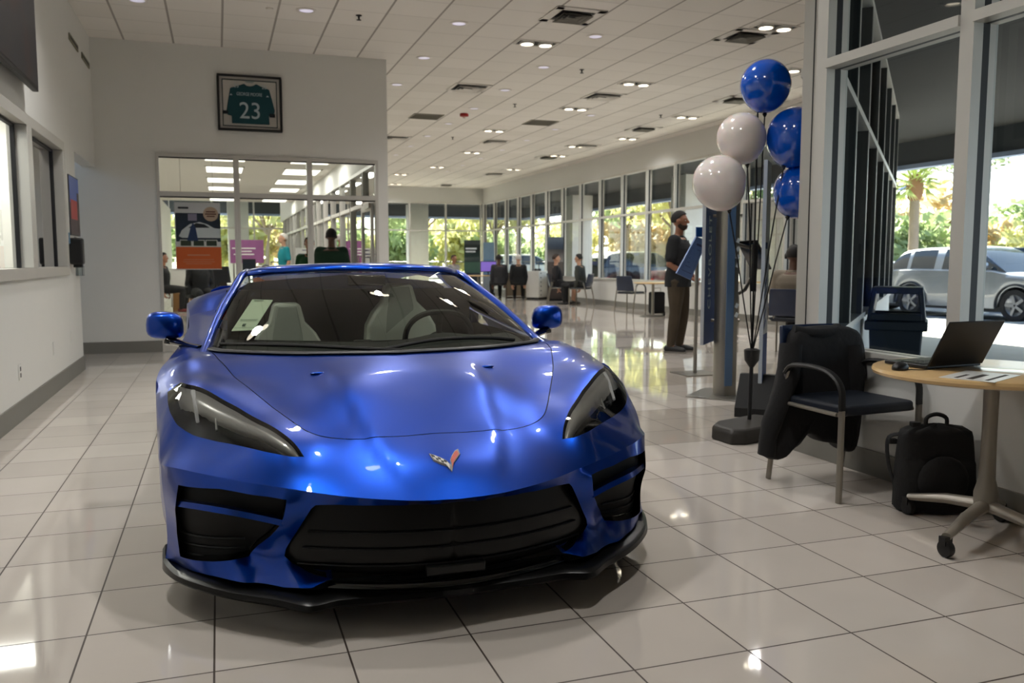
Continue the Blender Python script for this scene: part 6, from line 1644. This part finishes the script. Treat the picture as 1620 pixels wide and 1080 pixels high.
# ---- handrail outside the far wall
t = thing('handrail', 'thin dark handrail with posts outside the far window corner', 'railing', (0, 0, GZ_))
b = MB(); b.tube([(2.0, 35.5, 1.25), (12.6, 35.5, 1.25), (12.6, 31.0, 1.25)], .022, 8); b.build('top_rail', M['black'], t)
for k in range(10):
    x, y = (2.0 + 1.514 * k, 35.5) if k < 8 else (12.6, 35.5 - (k - 7) * 2.2); MB().tube([(x, y, 0), (x, y, 1.25)], .022, 8).build('post', M['black'], t)

# ---- trees
LEAF = {'y': mat('leaf_yellow_green', (210, 208, 146), .7, var=.35, vscale=.6), 'g': mat('leaf_green', (166, 182, 130), .7, var=.35, vscale=.6), 'd': mat('leaf_dark', (130, 150, 112), .7, var=.35, vscale=.6), 'p': mat('leaf_palm', (184, 196, 124), .6, var=.25, vscale=.8), 'n': mat('leaf_pine', (150, 164, 128), .8, var=.3, vscale=.6), 'b': mat('leaf_brown', (210, 194, 152), .8, var=.3, vscale=.6)}
for m_ in LEAF.values():
    nt = m_.node_tree; pb = nt.nodes['Principled BSDF']; ou = nt.nodes['Material Output']
    tl_ = nt.nodes.new('ShaderNodeBsdfTranslucent'); mx_ = nt.nodes.new('ShaderNodeMixShader'); mx_.inputs[0].default_value = .55
    src = pb.inputs['Base Color'].links[0].from_socket; nt.links.new(src, tl_.inputs['Color'])
    nt.links.new(pb.outputs[0], mx_.inputs[1]); nt.links.new(tl_.outputs[0], mx_.inputs[2]); nt.links.new(mx_.outputs[0], ou.inputs['Surface'])
BARK = mat('bark_grey', (150, 132, 112), .9, var=.3, vscale=3, bump=.4, bscale=14)
def leaves(b, c, r, n, size, rnd):
    for _ in range(n):
        while True:
            q = Vector((rnd.uniform(-1, 1), rnd.uniform(-1, 1), rnd.uniform(-1, 1)))
            if .25 < q.length < 1: break
        p = Vector(c) + Vector((q.x * r[0], q.y * r[1], q.z * r[2]))
        u = Vector((rnd.uniform(-1, 1), rnd.uniform(-1, 1), rnd.uniform(-1, 1))).normalized(); w = u.orthogonal().normalized(); s = size * rnd.uniform(.6, 1.4)
        b.add([p - u * s, p + w * s * .55, p + u * s, p - w * s * .55], [(0, 1, 2, 3)])
def tree(label, loc, h, cr, leaf, seed, kind='round', group='trees around the car lot'):
    rnd = random.Random(seed); t = thing('tree' if kind != 'bush' else 'bush', label, 'tree' if kind != 'bush' else 'bush', loc, 0, group)
    b = MB(); th_ = h * (.45 if kind == 'round' else (.92 if kind == 'pine' else .1))
    b.tube(spl([(0, 0, 0), (rnd.uniform(-.1, .1), 0, th_ * .5), (rnd.uniform(-.2, .2), rnd.uniform(-.2, .2), th_)], 8), [max(.04, h * .02 * (1 - i / 11)) for i in range(9)], 8)
    br = MB(); lv = MB()
    if kind == 'round':
        for k in range(7):
            a = 2 * PI * k / 7 + rnd.random(); e = Vector((cr * .6 * math.cos(a), cr * .6 * math.sin(a), h * rnd.uniform(.55, .85)))
            br.tube([(0, 0, th_ * .8), e * .6 + Vector((0, 0, th_ * .35)), e], [h * .010, h * .007, .03], 6)
            leaves(lv, e, (cr * .55, cr * .55, h * .2), 240, h * .034, rnd)
        leaves(lv, (0, 0, h * .8), (cr * .75, cr * .75, h * .22), 420, h * .034, rnd)
    elif kind == 'pine':
        for k in range(22):
            z = h * rnd.uniform(.5, .98); a = rnd.uniform(0, 2 * PI); l = cr * (1.15 - z / h) * rnd.uniform(.7, 1.6) + .3; e = Vector((l * math.cos(a), l * math.sin(a), z + rnd.uniform(-.2, .5)))
            br.tube([(0, 0, z - .2), e], [.05, .02], 5); leaves(lv, e, (.8, .8, .35), 45, .2, rnd)
    else:
        for k in range(5): leaves(lv, (rnd.uniform(-cr, cr) * .6, rnd.uniform(-cr, cr) * .6, h * rnd.uniform(.3, .7)), (cr * .6, cr * .6, h * .34), 300, h * .075, rnd)
    b.build('trunk', BARK, t); 
    if br.v: br.build('branches', BARK, t)
    lv.build('foliage', leaf, t, merge=False, recalc=False)
    return t
def palm(label, loc, h, cr, seed, group=None):
    rnd = random.Random(seed); t = thing('palm_tree', label, 'palm tree', loc, 0, group)
    MB().tube([(0, 0, 0), (.05, 0, h * .5), (0, 0, h)], [.24, .19, .2], 12).build('trunk', BARK, t)
    MB().ball((0, 0, h), (.34, .34, .6), 12, 8).build('boot_crown', mat('palm_boot', (150, 108, 74), .9), t)
    lv = MB()
    for k in range(64):
        a = 2 * PI * k / 64 * 1.618 * 3; el = rnd.uniform(-.7, 1.25); l = cr * rnd.uniform(.8, 1.1)
        d = Vector((math.cos(a) * math.cos(el), math.sin(a) * math.cos(el), math.sin(el))); side_ = Vector((-math.sin(a), math.cos(a), 0))
        c = Vector((0, 0, h + .35)) + d * l * .55
        for q in range(-5, 6):
            ang = q * .2; dd = (d * math.cos(ang) + side_ * math.sin(ang)).normalized(); e = c + dd * l * .55 * (1 - abs(q) * .05) + Vector((0, 0, -.12 * l * abs(q) / 5 - .08 * l)); nn = side_ * .05
            lv.add([c - nn, c + nn, e], [(0, 1, 2)])
        lv.tube([(0, 0, h + .2), c], .02, 4)
    lv.build('fronds', LEAF['p'], t, merge=False, recalc=False); return t
palm('tall palm tree behind the silver SUV, seen through the near window', (26.2, 27.2, GZ_), 4.15, 1.5, 3)
tr = [('pine', 'tall thin pine right of the near window post', 33.5, 24.5, 13, 2.2, 'n'), ('pine', 'second thin pine farther right of the near window post', 38, 26, 14, 2.2, 'n'), ('pine', 'thin pine between the two posts of the near window', 40, 38, 12, 2, 'n')]
for i, (k, lb, x, y, h, cr, lf) in enumerate(tr): tree(lb, (x, y, GZ_), h, cr, LEAF[lf], 20 + i, k)
ordn = ['first', 'second', 'third', 'fourth', 'fifth', 'sixth', 'seventh', 'eighth', 'ninth', 'tenth', 'eleventh', 'twelfth', 'thirteenth', 'fourteenth']
for i in range(14):
    a = math.radians(37 + 2.15 * i); d = 52 + 7 * ((i * 7) % 3)
    lf = ['g', 'y', 'd', 'g', 'b'][i % 5]
    tree('%s bush from the left in the green belt beyond the parked cars' % ordn[i], (d * math.sin(a), d * math.cos(a), GZ_), 4.3 + .9 * ((i * 5) % 3), 3.4, LEAF[lf], 40 + i, 'bush', 'green belt behind the lot')
rt = [(17.5, 30.5, 6.5, 2.6, 'y'), (22, 38, 8, 3.4, 'g'), (16.5, 47, 8, 3.2, 'y'), (11.5, 50, 8, 3.4, 'y'), (7.0, 46, 7, 3.0, 'g'), (26, 52, 9, 4, 'g'), (2.5, 47, 7.5, 3.2, 'y'), (-1.0, 52, 8, 3.6, 'y'), (30, 44, 8, 3.6, 'd')]
for i, (x, y, h, cr, lf) in enumerate(rt):
    tree(['leafy yellow green tree', 'spreading green tree', 'tall pale green tree'][i % 3] + ' outside the windows, %s from the near side' % ordn[i], (x, y, GZ_), h, cr, LEAF[lf], 70 + i)
for i in range(11):
    tree('%s broad bush from the left in the far hedge behind the showroom windows' % ordn[i], (-9 + 5.2 * i, 66 + 3 * (i % 2) - .55 * i, GZ_), 4.2 + .8 * (i % 3), 3.6, LEAF['ygybg'[i % 5]], 140 + i, 'bush', 'far hedge behind the showroom')
for i, (x, y, h, cr, lf) in enumerate(((19.6, 25.2, 7, 2.4, 'y'), (13.0, 40.5, 7, 2.4, 'y'), (4.8, 40.0, 6.5, 2.4, 'y'))):
    tree('roadside tree with pale crown, %s of the inner row outside the windows' % ordn[i], (x, y, GZ_), h, cr, LEAF[lf], 170 + i, group='inner row of trees outside')
# ---- light poles with solar panels, sign posts
def pole(label, loc, h, solar):
    t = thing('light_pole', label, 'light pole', loc, 0, 'poles on the car lot'); MB().tube([(0, 0, 0), (0, 0, h)], [.09, .06], 10).build('pole', colm, t)
    if solar:
        for k in range(3): MB().box((-.75 + .75 * k, 0, h + .35), (.66, .5, .05), rot=Matrix.Rotation(.6, 3, 'X')).build('solar_panel', mat('solar_blue', (120, 140, 190), .3), t)
        MB().ball((0, -.2, h * .55), (.5, .3, .28), 12, 8).build('lamp_head', colm, t)
    else: MB().bb(-.6, .6, -.12, .12, h, h + .1).build('lamp_head', colm, t)
pole('white pole with three solar panels left of the palm tree', (36.0, 38.6, GZ_), 5.0, True)
pole('short white pole at the left edge of the near window', (33.5, 37.6, GZ_), 3.4, False)
pole('light pole seen between the balloon sticks', (24.5, 34.5, GZ_), 4.6, True)
pole('light pole seen left of the lowest blue balloon', (26.5, 33.0, GZ_), 4.6, True)
